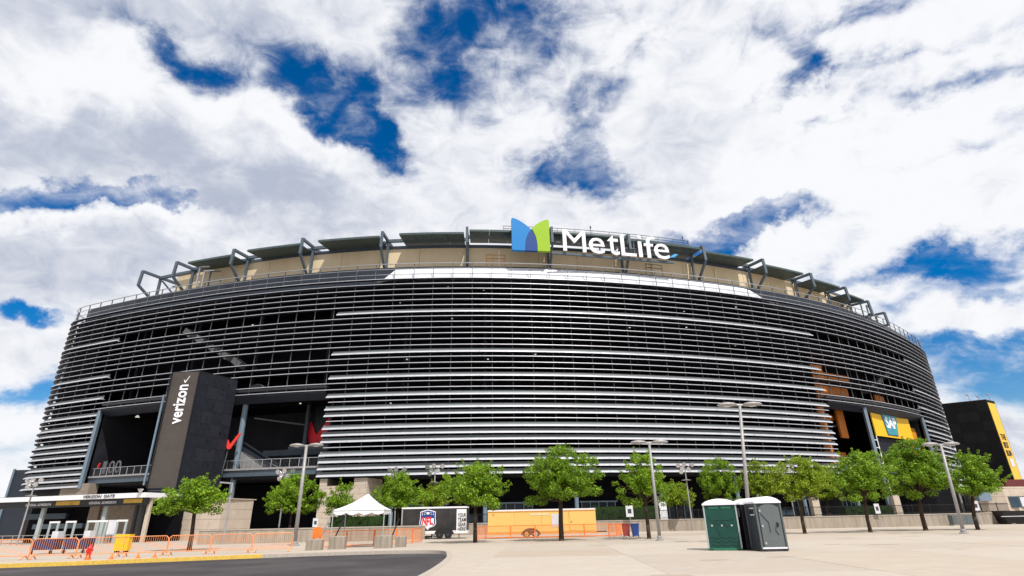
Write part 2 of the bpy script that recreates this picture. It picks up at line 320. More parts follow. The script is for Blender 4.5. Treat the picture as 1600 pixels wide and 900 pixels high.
def at(s, o=0.0, z=0.0):
    s = max(0, min(SS[-1]-1e-6, s)); i = bisect.bisect_right(SS, s)-1; t = (s-SS[i])/(SS[i+1]-SS[i]); p = CS[i].lerp(CS[i+1], t)
    i0 = max(0, i-1); i1 = min(len(CS)-1, i+2); tg = (CS[i1]-CS[i0]).normalized(); n = Vector((tg.y, -tg.x))
    return Vector((p.x+n.x*o, p.y+n.y*o, z))
def frame_at(s):
    i = max(1, min(len(CS)-2, bisect.bisect_right(SS, s)-1)); tg = (CS[i+1]-CS[i-1]).normalized(); return Vector((tg.x, tg.y, 0)), Vector((tg.y, -tg.x, 0))
def sX(x):
    for i in range(20, len(CS)-1):
        if CS[i].x <= x <= CS[i+1].x: return SS[i]+(x-CS[i].x)/(CS[i+1].x-CS[i].x)*(SS[i+1]-SS[i])
    return 0
def sweep(mb, prof, s0, s1, step=2.0, mis=None, taper=None):
    n = max(2, int(abs(s1-s0)/step)+1); k = len(prof); b = len(mb.v)
    for i in range(n+1):
        s = s0+(s1-s0)*i/n
        pr = prof if taper is None else taper(i/n, prof)
        mb.v += [tuple(at(s, o, z)) for o, z in pr]
    for i in range(n):
        for j in range(k):
            j2 = (j+1) % k; mb.f.append((b+i*k+j, b+i*k+j2, b+(i+1)*k+j2, b+(i+1)*k+j)); mb.mi.append(mis[j] if mis else 0)
    mb.f += [tuple(b+j for j in range(k)), tuple(b+n*k+j for j in range(k-1, -1, -1))]; mb.mi += [0, 0]
ZT, RP = 41.35, .95
zr = lambda r: ZT-RP*r
S_BL, S_JL, S_CL, S_CR, S_JR, S_BR = 4.0, sX(-70.7), sX(-27.8), sX(55.6), sX(87.0), SS[-1]-4
S_AL, S_AR = sX(-27.6), sX(55.9)
WIDE = {9, 16, 20, 23, 25, 26, 28, 29, 30, 32, 33, 34, 35}

# ------------------------------------------------------------------ STADIUM
stad = thing('stadium', 'huge dark stadium wrapped in rows of silver horizontal louvres under a steel roof rim', 'stadium', (0, 100, 0))
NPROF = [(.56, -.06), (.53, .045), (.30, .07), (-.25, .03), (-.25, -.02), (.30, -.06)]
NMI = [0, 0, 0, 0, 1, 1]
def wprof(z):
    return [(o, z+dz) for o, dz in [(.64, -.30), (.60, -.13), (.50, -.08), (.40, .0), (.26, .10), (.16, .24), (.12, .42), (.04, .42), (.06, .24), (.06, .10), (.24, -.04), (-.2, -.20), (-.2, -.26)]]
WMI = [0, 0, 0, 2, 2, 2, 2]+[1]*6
def louvre(r, s0, s1, wide):
    mb = MB(); z = zr(r)
    if wide: sweep(mb, wprof(z), s0, s1, 2.0, WMI)
    else: sweep(mb, [(o, z+dz) for o, dz in NPROF], s0, s1, 2.0, NMI)
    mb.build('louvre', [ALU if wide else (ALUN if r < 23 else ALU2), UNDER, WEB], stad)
for r in range(3, 36):
    if r in WIDE:
        e = (r-9)/26*.5
        louvre(r, S_BL, S_JL-.1, True); louvre(r, S_CL-.5+.0-e*.8, S_CR+.7-e, True); louvre(r, S_JR+.1, S_BR, True)
    elif r <= 22: louvre(r, S_BL, S_BR, False)
    else:
        louvre(r, S_BL, S_JL-.1, False); louvre(r, S_CL-.3, S_CR+.2, False); louvre(r, S_JR+.1, S_BR, False)
# gaps left by the absent wide louvres get a thin ledge under row 21
for a, b in ((S_JL, S_CL-1), (S_CR+1, S_JR)):
    mb = MB(); sweep(mb, [(.25, zr(21)-.20), (.25, zr(21)-.12), (-1.2, zr(21)-.12), (-1.2, zr(21)-.45), (-.1, zr(21)-.42)], a, b, 2); mb.build('ledge', POST, stad)
    mb = MB(); sweep(mb, [(.3, 20.15), (.3, 20.35), (-1.0, 20.35), (-1.4, 19.3), (-1.0, 19.3)], a, b, 2); mb.build('portal_header', DPANEL, stad)
# mullions
s = S_BL+1
while s < S_BR:
    inL = S_JL+.3 < s < S_CL-.3; inR = S_CR+.3 < s < S_JR-.3
    zb = 20.4 if (inL or inR) else 7.9
    mb = MB(); mb.beam(at(s, -.02, zb), at(s, -.02, 41.45), .09, .16); mb.build('mullion', POST, stad)
    s += 3.22
s = S_CL+3.2; jn = MB()
k = 0
while s < S_CR:
    for r in sorted(WIDE):
        if r >= 9: jn.beam(at(s, .655, zr(r)-.29), at(s, .655, zr(r)-.12), .05, .02, up=frame_at(s)[0])
    s += 6.44
tag(jn.build('louvre_joints', POST, stad), kind='stuff')
for sj in (S_JL, S_JR):
    mb = MB(); mb.beam(at(sj, .1, 7.6), at(sj, .1, 20.4), .5, .6); mb.build('portal_post', STEEL2, stad)
for r, rr in ((0, .075), (1, .05), (2, .05)):
    mb = MB(); sweep(mb, [(.12+rr*math.cos(a), zr(r)+rr*math.sin(a)) for a in [i*math.pi/3 for i in range(6)]], S_BL, S_BR, 2); mb.build('top_rail', RAIL, stad)
# white concave band and dark fascia either side
s0, s1 = sX(-22.4), sX(50.5)
def bt(t, prof):
    e = 1
    u = t*(s1-s0)
    if u < 2.5: e = max(.02, u/2.5)
    if (1-t)*(s1-s0) < 6: e = max(.02, (1-t)*(s1-s0)/6)
    return [(o, 38.45+(z-38.45)*e) for o, z in prof]
BP = [(-.12, 38.45), (-.30, 38.75), (-.75, 39.45), (-1.15, 40.25), (-1.4, 41.0), (-1.5, 41.0), (-1.3, 40.2), (-.9, 39.4), (-.5, 38.6)]
npan = 11
for i in range(npan):
    a = s0+(s1-s0)*i/npan; b = s0+(s1-s0)*(i+1)/npan-.03
    mb = MB(); n = 5
    rows = []
    for k in range(n+1):
        s = a+(b-a)*k/n; pr = bt((s-s0)/(s1-s0), BP); rows.append([tuple(at(s, o, z)) for o, z in pr])
    kk = len(BP)
    mb.add([v for rw in rows for v in rw], [(q*kk+j, q*kk+(j+1) % kk, (q+1)*kk+(j+1) % kk, (q+1)*kk+j) for q in range(n) for j in range(kk)]+[tuple(range(kk)), tuple(range((n+1)*kk-1, n*kk-1, -1))])
    mb.build('white_cladding_panel', WHITEB, stad)
for a, b in ((S_BL, s0+1), (s0+1, s1-5), (s1-5, S_BR)):
    mb = MB(); sweep(mb, [(-1.55, 38.3), (-1.55, 41.5), (-1.8, 41.5), (-1.8, 38.3)], a, b, 2.5); mb.build('fascia', DPANEL, stad)
mb = MB(); sweep(mb, [(-1.6, 38.1), (-1.6, 38.3), (-7, 38.5), (-7, 38.2)], S_BL, S_BR, 3); mb.build('roof_deck', DARK2, stad)
# dark interior: back wall, floors, inner columns
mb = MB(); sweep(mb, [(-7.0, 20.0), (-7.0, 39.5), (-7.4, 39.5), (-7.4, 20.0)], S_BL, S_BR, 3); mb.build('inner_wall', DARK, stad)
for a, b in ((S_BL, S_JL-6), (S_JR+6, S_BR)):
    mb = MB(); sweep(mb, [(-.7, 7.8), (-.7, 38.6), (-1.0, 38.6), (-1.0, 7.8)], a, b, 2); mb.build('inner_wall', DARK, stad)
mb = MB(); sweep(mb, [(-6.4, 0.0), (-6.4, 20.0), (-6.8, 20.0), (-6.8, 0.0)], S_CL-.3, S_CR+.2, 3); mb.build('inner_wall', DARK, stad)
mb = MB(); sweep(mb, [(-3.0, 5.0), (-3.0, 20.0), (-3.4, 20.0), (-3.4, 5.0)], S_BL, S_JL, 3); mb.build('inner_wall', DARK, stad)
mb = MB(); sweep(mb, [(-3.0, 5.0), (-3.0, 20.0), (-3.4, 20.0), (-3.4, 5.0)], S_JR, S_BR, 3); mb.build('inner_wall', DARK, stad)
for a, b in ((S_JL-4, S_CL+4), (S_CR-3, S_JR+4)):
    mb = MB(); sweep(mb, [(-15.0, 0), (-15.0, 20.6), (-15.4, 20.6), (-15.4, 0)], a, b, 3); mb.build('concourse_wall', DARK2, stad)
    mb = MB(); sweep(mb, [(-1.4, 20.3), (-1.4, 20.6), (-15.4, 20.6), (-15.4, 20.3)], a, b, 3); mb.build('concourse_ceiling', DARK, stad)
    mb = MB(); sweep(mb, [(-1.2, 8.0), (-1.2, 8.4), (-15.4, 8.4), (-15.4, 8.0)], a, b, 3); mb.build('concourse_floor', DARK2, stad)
for sj in (S_JL-.1, S_CL-.2, S_CR+.1, S_JR+.1):
    MB().beam(at(sj, -.9, 10.1), at(sj, -15.2, 10.1), .3, 20.6).build('portal_side_wall', DARK2, stad)
for z in (24.4, 30.2, 35.4):
    mb = MB(); sweep(mb, [(-1.2, z), (-1.2, z+.35), (-7, z+.35), (-7, z)], S_BL, S_BR, 3); mb.build('floor_slab', DARK, stad)
for z in (12.0, 16.5):
    mb = MB(); sweep(mb, [(-1.2, z), (-1.2, z+.3), (-6.4, z+.3), (-6.4, z)], S_CL-.2, S_CR+.2, 3); mb.build('floor_slab', DARK, stad)
for a, b in ((S_BL, S_JL), (S_CL-.3, S_CR+.2), (S_JR, S_BR)):
    mb = MB(); sweep(mb, [(-.3, 7.65), (-.3, 7.85), (-8, 7.85), (-8, 7.65)], a, b, 3); mb.build('soffit', DARK2, stad)
s = S_BL+6
while s < S_BR-4:
    mb = MB(); mb.tube(at(s, -4.2, 20.4), at(s, -4.2, 38.2), .28, n=8); mb.build('inner_column', DARK2, stad); s += 13.5
LAMPS = [(-10.7, 38.15), (-4.6, 37.53), (-18.8, 35.42), (-11.0, 35.46), (-4.4, 35.56), (-9.9, 32.39), (1.7, 38.25), (11.4, 37.57), (3.4, 35.48), (10.3, 35.59), (17.9, 38.39), (19.6, 37.67), (27.2, 37.54), (17.0, 35.5), (20.6, 31.59), (33.6, 38.28), (44.6, 38.17), (42.6, 37.41), (31.4, 35.39), (31.4, 32.34), (39.2, 32.91), (32.5, 30.81), (40.9, 29.8), (-3.9, 25.45), (-4.4, 24.49), (3.9, 26.32), (10.6, 24.52), (26.6, 30.83), (-4.4, 17.78), (-17.1, 25.6), (-17.3, 24.47), (-19.3, 18.65), (-9.5, 16.63), (-30.0, 20.01), (-34.2, 19.19), (-45.1, 33.22), (26.4, 23.36)]
lm = MB().lathe((0, 0, 0), [(.07, .13), (.15, .06), (.17, 0), (.11, -.04)], 8).mesh('ceiling_lamp', LAMPM)
for x, z in LAMPS: link_mesh('ceiling_lamp', lm, stad, at(sX(x), -2.5 if z > 20.3 else -1.0-1.5, z)-wpos(stad))
# escalator flights seen as pale shapes behind the louvres
def flight(xa, za, xb, zb_, n, o, w, m_, nm='escalator_truss'):
    for i in range(n):
        t0 = i/n; t1 = (i+.55)/n; a = at(sX(xa+(xb-xa)*t0), o, za+(zb_-za)*t0); b = at(sX(xa+(xb-xa)*t1), o, za+(zb_-za)*t1-(.2))
        MB().beam(a, b, 1.6, w).build(nm, m_, stad)
flight(-58.5, 33.6, -44.5, 25.6, 5, -2.6, 1.0, POLE)
flight(95, 35.8, 71, 23.6, 6, -2.6, .9, GREYT)
MB().lathe(at(sX(-42), -2.6, 21.9), [(.3, .9), (1.2, .55), (1.6, .0), (.9, -.5), (.2, -.7)], 12).build('duct_bell', GREYT, stad)
# lit orange walls seen through the right hand louvres
for xa, xb, za, zb_, o in ((57.2, 60.0, 21.2, 28.2, -2.0), (60.0, 69, 25.4, 26.9, -3.0), (61.0, 67.5, 21.9, 24.8, -3.0), (76.5, 80.0, 20.8, 24.2, -3.0)):
    mb = MB(); sweep(mb, [(o, za), (o, zb_), (o-.3, zb_), (o-.3, za)], sX(xa), sX(xb), 2); mb.build('orange_wall_panel', ORI, stad)
for k in range(6):
    mb = MB(); z0 = 8.2+k*2.0; sweep(mb, [(-.8, z0), (-.8, z0+1.5), (-1.1, z0+1.5), (-1.1, z0)], S_CR-1.6+.12*k, S_CR+.9, 2); mb.build('orange_wall_panel', ORI, stad)
# beige parapet, in panels
a, e = sX(-66), sX(79)
n = 21
for i in range(n):
    mb = MB(); sweep(mb, [(-4.3, 39.0), (-4.3, 46.35), (-4.7, 46.35), (-4.7, 39.0)], a+(e-a)*i/n, a+(e-a)*(i+1)/n-.06, 3); mb.build('parapet_panel', BEIGE, stad)
mb = MB(); sweep(mb, [(-4.2, 46.35), (-4.2, 46.95), (-4.9, 46.95), (-4.9, 46.35)], a, e, 3); mb.build('parapet_cap', STEEL, stad)
for x in (-3.9, 26.2):
    mb = MB(); q = sX(x)
    for (d0_, d1_, z0, z1) in ((-.2, 3.2, 43.6, 43.66), (-.2, 3.2, 44.3, 44.36), (-.2, 3.2, 45.0, 45.06)): mb.beam(at(q+d0_, -4.22, z0), at(q+d1_, -4.22, z0), .06, .08)
    for d in (-.2, 1.0, 3.2): mb.beam(at(q+d, -4.22, 42.9), at(q+d, -4.22, 45.05), .06, .06)
    mb.build('parapet_grille', TRYD if x < 0 else GREYT, stad)
# roof rim: radial frames, stringers, panels
FX = [-69.4, -61.5, -49.4, -36.2, -22.0, -7.5, 7.1, 21.0, 35.5, 48.5, 60.4, 70.4, 77.8, 84.0]
FZ = [46.1, 46.5, 47.0, 47.4, 47.5, 48.0, 48.5, 48.2, 47.7, 47.1, 46.4, 45.6, 44.3, 43.2]
FS = [sX(x) for x in FX]
for k, s in enumerate(FS):
    zt = FZ[k]
    zz_ = zt-3.0
    fr = MB(); fr.beam(at(s, .3, zz_), at(s, .1, zt+.1), .42, .42); f = fr.build('roof_frame', STEEL, stad)
    MB().beam(at(s, .1, zt), at(s, -8.2, zt+.35), .40, .46).build('chord', STEEL, f)
    MB().beam(at(s, .3, zz_+.1), at(s, -3.2, 41.2 if k < 12 else 40.4), .34, .40).build('brace', STEEL, f)
    MB().beam(at(s, -3.6, 38.6), at(s, -3.6, zt), .40, .40).build('inner_post', STEEL, f)
    MB().beam(at(s, -4.0, zt-.3), at(s, -6.6, 44.2), .2, .24).build('tie', STEEL, f)
for k in range(len(FS)-2):
    a, b = FS[k], FS[k+1]
    z = (FZ[k]+FZ[k+1])/2-.45
    for (o, zq, h, w) in ((-3.3, z+.05, .55, .4), (-7.6, z+.5, .25, .2), (-6.2, z-.5, .16, .15)):
        mb = MB(); sweep(mb, [(o, zq), (o, zq+h), (o-w, zq+h), (o-w, zq)], a, b, 3); mb.build('stringer', STEEL, stad)
    if k == 0: continue
    fa, fb = (a+(b-a)*.20, b-.5) if (a+b)/2 < sX(0) else (a+.5, b-(b-a)*.16)
    if k in (5, 6, 7): fa, fb = a+.4, b-.4
    zp = (FZ[k]+FZ[k+1])/2-.93
    m4 = 4
    for i in range(m4):
        q0 = fa+(fb-fa)*i/m4; q1 = fa+(fb-fa)*(i+1)/m4-.05
        mb = MB(); sweep(mb, [(.0, zp+.05), (.0, zp+.42), (-.10, zp+.44), (-5.4, zp+.75), (-5.4, zp+.6)], q0, q1, 3); mb.build('roof_panel', SOFFIT, stad)
# upper walkway with handrail behind the sign
a, b = sX(-1.2), sX(33.5)
mb = MB(); sweep(mb, [(-1.0, 47.0), (-1.0, 48.2), (-1.4, 48.2), (-1.4, 47.0)], a, b, 3); mb.build('walkway', STEEL, stad)
for z in (48.6, 49.1):
    mb = MB(); sweep(mb, [(-1.1, z), (-1.1, z+.08), (-1.18, z+.08), (-1.18, z)], a, b, 3); mb.build('handrail', STEEL, stad)
n = 11
for i in range(n+1):
    q = a+(b-a)*i/n; MB().beam(at(q, -1.14, 48.2), at(q, -1.14, 49.15), .07, .07).build('handrail_post', STEEL, stad)
for x, h in ((14.6, 50.2), (32.6, 50.2), (33.6, 49.4), (-63.2, 47.6)):
    mb = MB(); mb.tube(at(sX(x), -1.4, 46.5), at(sX(x), -1.4, h), .05, n=6); mb.tube(at(sX(x), -1.4, h-.5), at(sX(x), -1.3, h-.1), .13, n=6); mb.build('antenna_mast', STEEL, stad)
# ends of the rim: small clutter
for x, z, h in ((-58.5, 41.5, 4.6), (-57.2, 41.5, 3.6), (-55.8, 41.5, 3.2), (79.5, 41, 5.0), (82, 41, 4.2), (85, 41, 2.8)):
    q = sX(x); MB().beam(at(q, -2.2, z), at(q, -2.2, z+h), .22, .22).beam(at(q, -2.2, z+h), at(q+2.2, -2.2, z+h-.3), .18, .2).build('roof_bracket', WHITE_M if x == -57.2 or x == -58.5 else STEEL, stad)
for j in range(7):
    MB().beam(at(sX(-56.5)+j*.6, -2.0, 41.4), at(sX(-56.1)+j*.6, -2.0, 43.2), .06, .06).build('stair_rail', RAIL, stad)

# ground storey
S_P0, S_P1 = sX(-28.2), sX(-21.2)
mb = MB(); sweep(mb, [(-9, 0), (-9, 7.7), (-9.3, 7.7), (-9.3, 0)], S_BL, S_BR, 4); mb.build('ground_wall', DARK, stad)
def course_wall(parent, p0, p1, z0, z1, ch, bl, depth, m_, joint=.03, nm='stone_block', mj=STONED):
    p0 = Vector(p0).to_3d(); p1 = Vector(p1).to_3d(); d = (p1-p0); Lw = d.length; d.normalize(); nn = Vector((d.y, -d.x, 0))
    MB().hexa([tuple((p0-nn*.03)[:2]), tuple((p1-nn*.03)[:2]), tuple((p1-nn*depth)[:2]), tuple((p0-nn*depth)[:2])], z0, z1).build('wall_core', mj, parent)
    z = z0; k = 0
    while z < z1-.1:
        h = min(ch, z1-z); x = 0; first = bl*(.5 if k % 2 else 1)
        while x < Lw-.05:
            w = min(first if x == 0 else bl, Lw-x)
            a = p0+d*(x+joint/2); b = p0+d*(x+w-joint/2); off = nn*random.uniform(0, .008)
            MB().hexa([tuple((a+off)[:2]), tuple((b+off)[:2]), tuple((b-nn*.05)[:2]), tuple((a-nn*.05)[:2])], z+joint/2, z+h-joint/2).build(nm, m_, parent)
            x += w
        z += h; k += 1
random.seed(5)
pa, pb = at(S_P0, .2), at(S_P1, .2)
course_wall(stad, pa[:2], pb[:2], 0, 6.6, .78, 1.7, 4.5, STONE)
course_wall(stad, pa[:2], (pa.lerp(pb, .16))[:2], 6.6, 7.6, .78, 1.7, 4.5, STONE)
course_wall(stad, (pa.lerp(pb, .72))[:2], pb[:2], 6.6, 7.6, .78, 1.7, 4.5, STONE)
course_wall(stad, pb[:2], (at(S_P1, .2)+Vector((1.2, 4.2, 0)))[:2], 0, 7.6, .78, 1.7, .5, STONE)
MB().box(-24.6, -23.0, 83.0, 83.3, 1.4, 3.3).build('sign_board', BLACK, stad)
for a, b in ((S_BL, sX(-76)), (S_JR, S_BR)):
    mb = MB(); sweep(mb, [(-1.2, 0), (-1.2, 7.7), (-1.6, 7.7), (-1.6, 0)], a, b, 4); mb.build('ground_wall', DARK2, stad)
# glazing strips and columns under the louvres
s = sX(-18)
k = 0
while s < sX(70):
    MB().tube(at(s, -1.6, 0), at(s, -1.6, 7.8), .30, n=10).build('ground_column', STEEL2, stad)
    mb = MB()
    for j in range(5):
        mb.beam(at(s+2+j*1.4, -5.8, 1.0), at(s+2+j*1.4, -5.8, 4.0), .12, .12)
    mb.beam(at(s+1.6, -5.8, 4.0), at(s+8, -5.8, 4.0), .2, .2)
    fr = mb.build('window_frame', STEEL2, stad)
    MB().beam(at(s+2, -6.0, 2.5), at(s+7.6, -6.0, 2.5), .06, 2.9).build('pane', GLASS, fr)
    MB().beam(at(s+8.4, -3.5, 1.9), at(s+12.6, -3.5, 1.9), .12, .9).build('glass_screen', GLASSB, stad)
    s += 13.6; k += 1
for x in (20.5, 47, 66): MB().hexa([tuple(at(sX(x), 1, 0)[:2]), tuple((at(sX(x), 1, 0)+Vector((1.1, 0, 0)))[:2]), tuple((at(sX(x), 1, 0)+Vector((1.1, 1, 0)))[:2]), tuple((at(sX(x), 1, 0)+Vector((0, 1, 0)))[:2])], 0, 4.4).build('concrete_pier', WHITE_M if x == 20.5 else STONE, stad)
# left portal: bridge floor with railing, column, beams, marks
def bridge(a, b):
    mb = MB(); sweep(mb, [(-.7, 8.35), (-.7, 9.25), (-1.1, 9.25), (-1.1, 8.35)], a, b, 2.5); mb.build('bridge_beam', STEEL, stad)
    mb = MB(); sweep(mb, [(-.5, 9.25), (-.5, 9.5), (-1.3, 9.5), (-1.3, 9.25)], a, b, 2.5); mb.build('bridge_kerb', POLE, stad)
    mb = MB(); sweep(mb, [(-.9, 10.7), (-.9, 10.78), (-.98, 10.78), (-.98, 10.7)], a, b, 2.5)
    mb.build('railing_cap', RAIL, stad)
    q = a+.5
    while q < b:
        MB().beam(at(q, -.95, 9.5), at(q, -.95, 10.75), .07, .07).build('railing_post', RAIL, stad); q += 1.5
    q = a+.2; mb = MB()
    while q < b: mb.beam(at(q, -.97, 9.5), at(q, -.97, 10.7), .02, .02); q += .22
    tag(mb.build('railing_bars', POST, stad), kind='stuff')
bridge(S_JL+.3, S_CL-.6); bridge(S_CR+1.2, S_JR-.3)
MB().tube(at(sX(-43.1), -1.6, 0), at(sX(-43.1), -1.6, 20.2), .42, n=14).build('portal_column', STEEL2, stad)
MB().tube(at(sX(-36.4), -9, 8.4), at(sX(-36.4), -9, 20.3), .35, n=12).build('portal_column', STEEL, stad)
MB().beam(at(sX(-44), -9, 12.6), at(sX(-29), -9, 12.6), .4, .9).build('floor_beam', STEEL, stad)
MB().beam(at(sX(-38), -7, 13.0), at(sX(-28), -7, 13.0), .3, .5).build('floor_beam', STEEL, stad)
MB().beam(at(sX(-43), -4, 17.6), at(sX(-36.5), -8.6, 16.9), .15, .22).build('tie_beam', POST, stad)
MB().hexa([tuple(at(sX(-36), -10, 0)[:2]), tuple(at(sX(-27.5), -10, 0)[:2]), tuple(at(sX(-27.5), -10.3, 0)[:2]), tuple(at(sX(-36), -10.3, 0)[:2])], 13.2, 20.2).build('black_wall', BLACK, stad)
def check(mb, o, ax, ay, an, h, t=.25, w=.22, mi=0):
    # tall tick mark: short stroke down, long stroke up
    pts = [(0, .55), (.18, .62), (.38, .28), (.95, 1.0), (1.12, .98), (.46, 0), (.24, 0)]
    mb.prism([(a*h*.9, b*h) for a, b in pts], o, ax, ay, an, t, mi)
tx, nn = frame_at(sX(-35)); o = at(sX(-37.2), -9.7, 13.5)
mb = MB(); check(mb, o, tx, (0, 0, 1), nn, 6.6); mb.build('tick_mark', RED, stad)
o = at(sX(-43.9), .6, 12.3); mb = MB(); check(mb, o, (1, -.1, 0), (0, 0, 1), (.1, -1, 0), 2.3); mb.build('red_tick_sign', REDB, stad); MB().tube(o+Vector((.25, .1, -3.6)), o+Vector((.5, .3, .1)), .08, n=6).build('sign_stem', POST, stad)
# escalator inside the portal
mb = MB(); mb.prism([(0, 3.4), (.8, 3.4), (6.4, .9), (7.2, 0.1), (7.2, -.0), (1.0, -.0), (0, 2.6)], at(sX(-44.2), -3.2, 9.0), tx, (0, 0, 1), nn, 1.4); mb.build('escalator', POLE, stad)
MB().beam(at(sX(-45.5), -3.1, 14.8), at(sX(-36.9), -3.1, 10.1), .1, .25).beam(at(sX(-45.5), -3.1, 13.8), at(sX(-36.9), -3.1, 9.4), .1, .5).build('escalator_rail', DPANEL, stad)
tx, nn = frame_at(sX(-68)); mb = MB()
for i, ch in enumerate('100'):
    put_text(mb, ch, at(sX(-69.9)+.8+i*1.5, -1.6, 9.9), tx, (0, 0, 1), nn, .8 if ch == '1' else 1.25, 2.0, .0, .1)
mb.build('level_number', GREYT, stad)
MB().beam(at(sX(-69.9), -1.3, 10.9), at(sX(-69.6), -1.3, 11.6), .2, .2).build('level_arrow', REDB, stad)
for x in (-66, -55, -51): MB().lathe(at(sX(x), -3, 19.2), [(.1, .3), (.35, 0), (.3, -.06)], 8).build('ceiling_lamp', LAMPM, stad)
# left corner plinth under the louvres
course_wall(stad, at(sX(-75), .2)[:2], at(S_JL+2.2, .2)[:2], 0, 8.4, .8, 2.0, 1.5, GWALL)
# right portal: ladder column, yellow banners
MB().beam(at(sX(66.4), -.2, 0), at(sX(66.4), -.2, 20.2), .55, .6).build('portal_column', STEEL2, stad)
lad = MB(); 
for d in (1.2, 2.6): lad.beam(at(sX(66.4)+d, -.6, 4), at(sX(66.4)+d, -.6, 15), .14, .14)
for j in range(8): lad.beam(at(sX(66.4)+1.2, -.6, 4.4+j*1.4), at(sX(66.4)+2.6, -.6, 4.4+j*1.4), .12, .12)
lad.build('ladder', WHITE_M, stad)
MB().beam(at(sX(57), -4, 16), at(sX(66), -5, 17.4), .2, .3).build('tie_beam', POST, stad)
for (xa, xb, za, zb_, o) in ((57.0, 59.3, 8.4, 20, -3.0), (64, 66, 14.8, 20, -4), (58.5, 66, 18.2, 19.2, -5)):
    mb = MB(); sweep(mb, [(o, za), (o, zb_), (o-.4, zb_), (o-.4, za)], sX(xa), sX(xb), 2); mb.build('orange_wall_panel', ORI, stad)
mb = MB(); sweep(mb, [(-6, 8.4), (-6, 12.4), (-6.4, 12.4), (-6.4, 8.4)], sX(58), sX(67), 2); mb.build('orange_wall_panel', ORI, stad)

# roof sign ------------------------------------------------------------
sign = thing('roof_sign', 'roof sign with blue and green wing emblem and white letters MetLife', 'sign', (10, 84.2, 43.5))
ax = Vector((6.7, .8, 0)).normalized(); an = Vector((ax.y, -ax.x, 0)); o = Vector((0.14, 83.2, 43.55)); W_, H_ = 6.55, 6.2
def sp(pts): return [(a*W_, b*H_) for a, b in pts]
blue = [(0, .03), (.0, .98), (.03, 1.0), (.10, .985), (.22, .92), (.34, .83), (.44, .74), (.515, .655), (.44, .54), (.39, .42), (.36, .30), (.345, .15), (.335, 0), (.02, 0)]
lens = [(.515, .655), (.57, .57), (.62, .45), (.65, .32), (.66, .18), (.665, 0), (.335, 0), (.345, .15), (.36, .30), (.39, .42), (.44, .54)]
grn = [(.535, .68), (.62, .79), (.74, .89), (.86, .96), (.96, .995), (.99, .985), (1, .95), (1, .03), (.98, 0), (.672, 0), (.668, .18), (.655, .33), (.625, .47), (.58, .59)]
emb = MB().prism(sp(blue), o, ax, (0, 0, 1), an, .6).build('emblem_blue_wing', BLU1, sign)
MB().prism(sp(lens), o-an*.02, ax, (0, 0, 1), an, .55).build('emblem_overlap', BLU2, sign)
MB().prism(sp(grn), o, ax, (0, 0, 1), an, .6).build('emblem_green_wing', GRN, sign)
pA = Vector((8.85, 84.3, 0)); pB = Vector((28.0, 88.7, 0)); LN = (pB-pA).length; lx = (pB-pA).normalized(); ln = Vector((lx.y, -lx.x, 0))
KL = .952
LET = [('M', 0, 4.35, 0, 4.35), ('e', 4.9, 3.05, -.05, 3.2), ('t', 8.55, 2.25, -.02, 4.0), ('L', 11.15, 2.95, 0, 4.35), ('i', 14.55, .85, 0, 4.55), ('f', 15.8, 2.25, 0, 4.5), ('e', 17.75, 3.05, -.05, 3.2)]
for ch, x, w, dz, h in LET:
    mb = MB(); put_text(mb, ch, pA+lx*x*KL+Vector((0, 0, 43.72+dz)), lx, (0, 0, 1), ln, w*KL, h*KL, .0, .22); mb.build('letter', LETW, sign)
MB().beam(pA-lx*2+Vector((0, 0, 43.35))-ln*.3, pB+lx*1+Vector((0, 0, 43.35))-ln*.3, .3, .4).build('sign_rail', STEEL, sign)
MB().beam(pA-lx*1+Vector((0, 0, 45.6))-ln*.6, pB+lx*.5+Vector((0, 0, 45.6))-ln*.6, .2, .22).build('sign_rail', STEEL, sign)
for d in (0.5, 7, 13.5, 19):
    MB().beam(pA+lx*d+Vector((0, 0, 43.3))-ln*.7, pA+lx*d+Vector((0, 0, 47.2))-ln*.7, .2, .2).build('sign_post', STEEL, sign)
MB().prism([(0, 0), (1.0, .1), (1.9, .75), (1.2, .8), (.5, .35)], pB+lx*.1+Vector((0, 0, 44.2)), lx, (0, 0, 1), ln, .2).build('blue_swoosh', LBLUE, sign)

# advertising pylons ---------------------------------------------------
def pylon(name, label, q, z0, z1, mats, loc):
    t = thing(name, label, 'tower', loc); n = len(q)
    for i in range(n):
        a = Vector(q[i]); b = Vector(q[(i+1) % n]); d = (b-a).normalized(); nn_ = Vector((d.y, -d.x))
        MB().hexa([tuple(a), tuple(b), tuple(b-nn_*.12-d*.12), tuple(a-nn_*.12+d*.12)], z0, z1).build('side_panel', mats[i], t)
    MB().hexa([tuple(v) for v in q], z1, z1+.12).build('top_cap', BLACK, t)
    MB().hexa([tuple(v) for v in q], z0-.12, z0).build('bottom_cap', BLACK, t)
    return t
VA, VB, VC, VD = (-50.8, 80.2), (-46.5, 80.0), (-43.7, 85.9), (-48.0, 86.2)
vt = pylon('advertising_tower', 'tall black tower with brown mesh face reading verizon, at the left gate', [VA, VB, VC, VD], 6.6, 22.8, [TBROWN, TDARK, TDARK, TDARK], (-47.5, 82, 0))
dx = (Vector(VB)-Vector(VA)).normalized().to_3d(); nf = Vector((dx.y, -dx.x, 0))
fm = MB()
for p, z0, z1 in ((0, 6.6, 22.9), (4.3, 6.6, 22.9)): fm.beam(Vector(VA).to_3d()+dx*(p-.05 if p else .06)+nf*.06+Vector((0, 0, z0)), Vector(VA).to_3d()+dx*(p-.05 if p else .06)+nf*.06+Vector((0, 0, z1)), .16, .16)
fm.build('edge_trim', BLACK, vt)
mb = MB(); base = Vector(VA).to_3d()+dx*2.95+nf*.03+Vector((0, 0, 15.2))
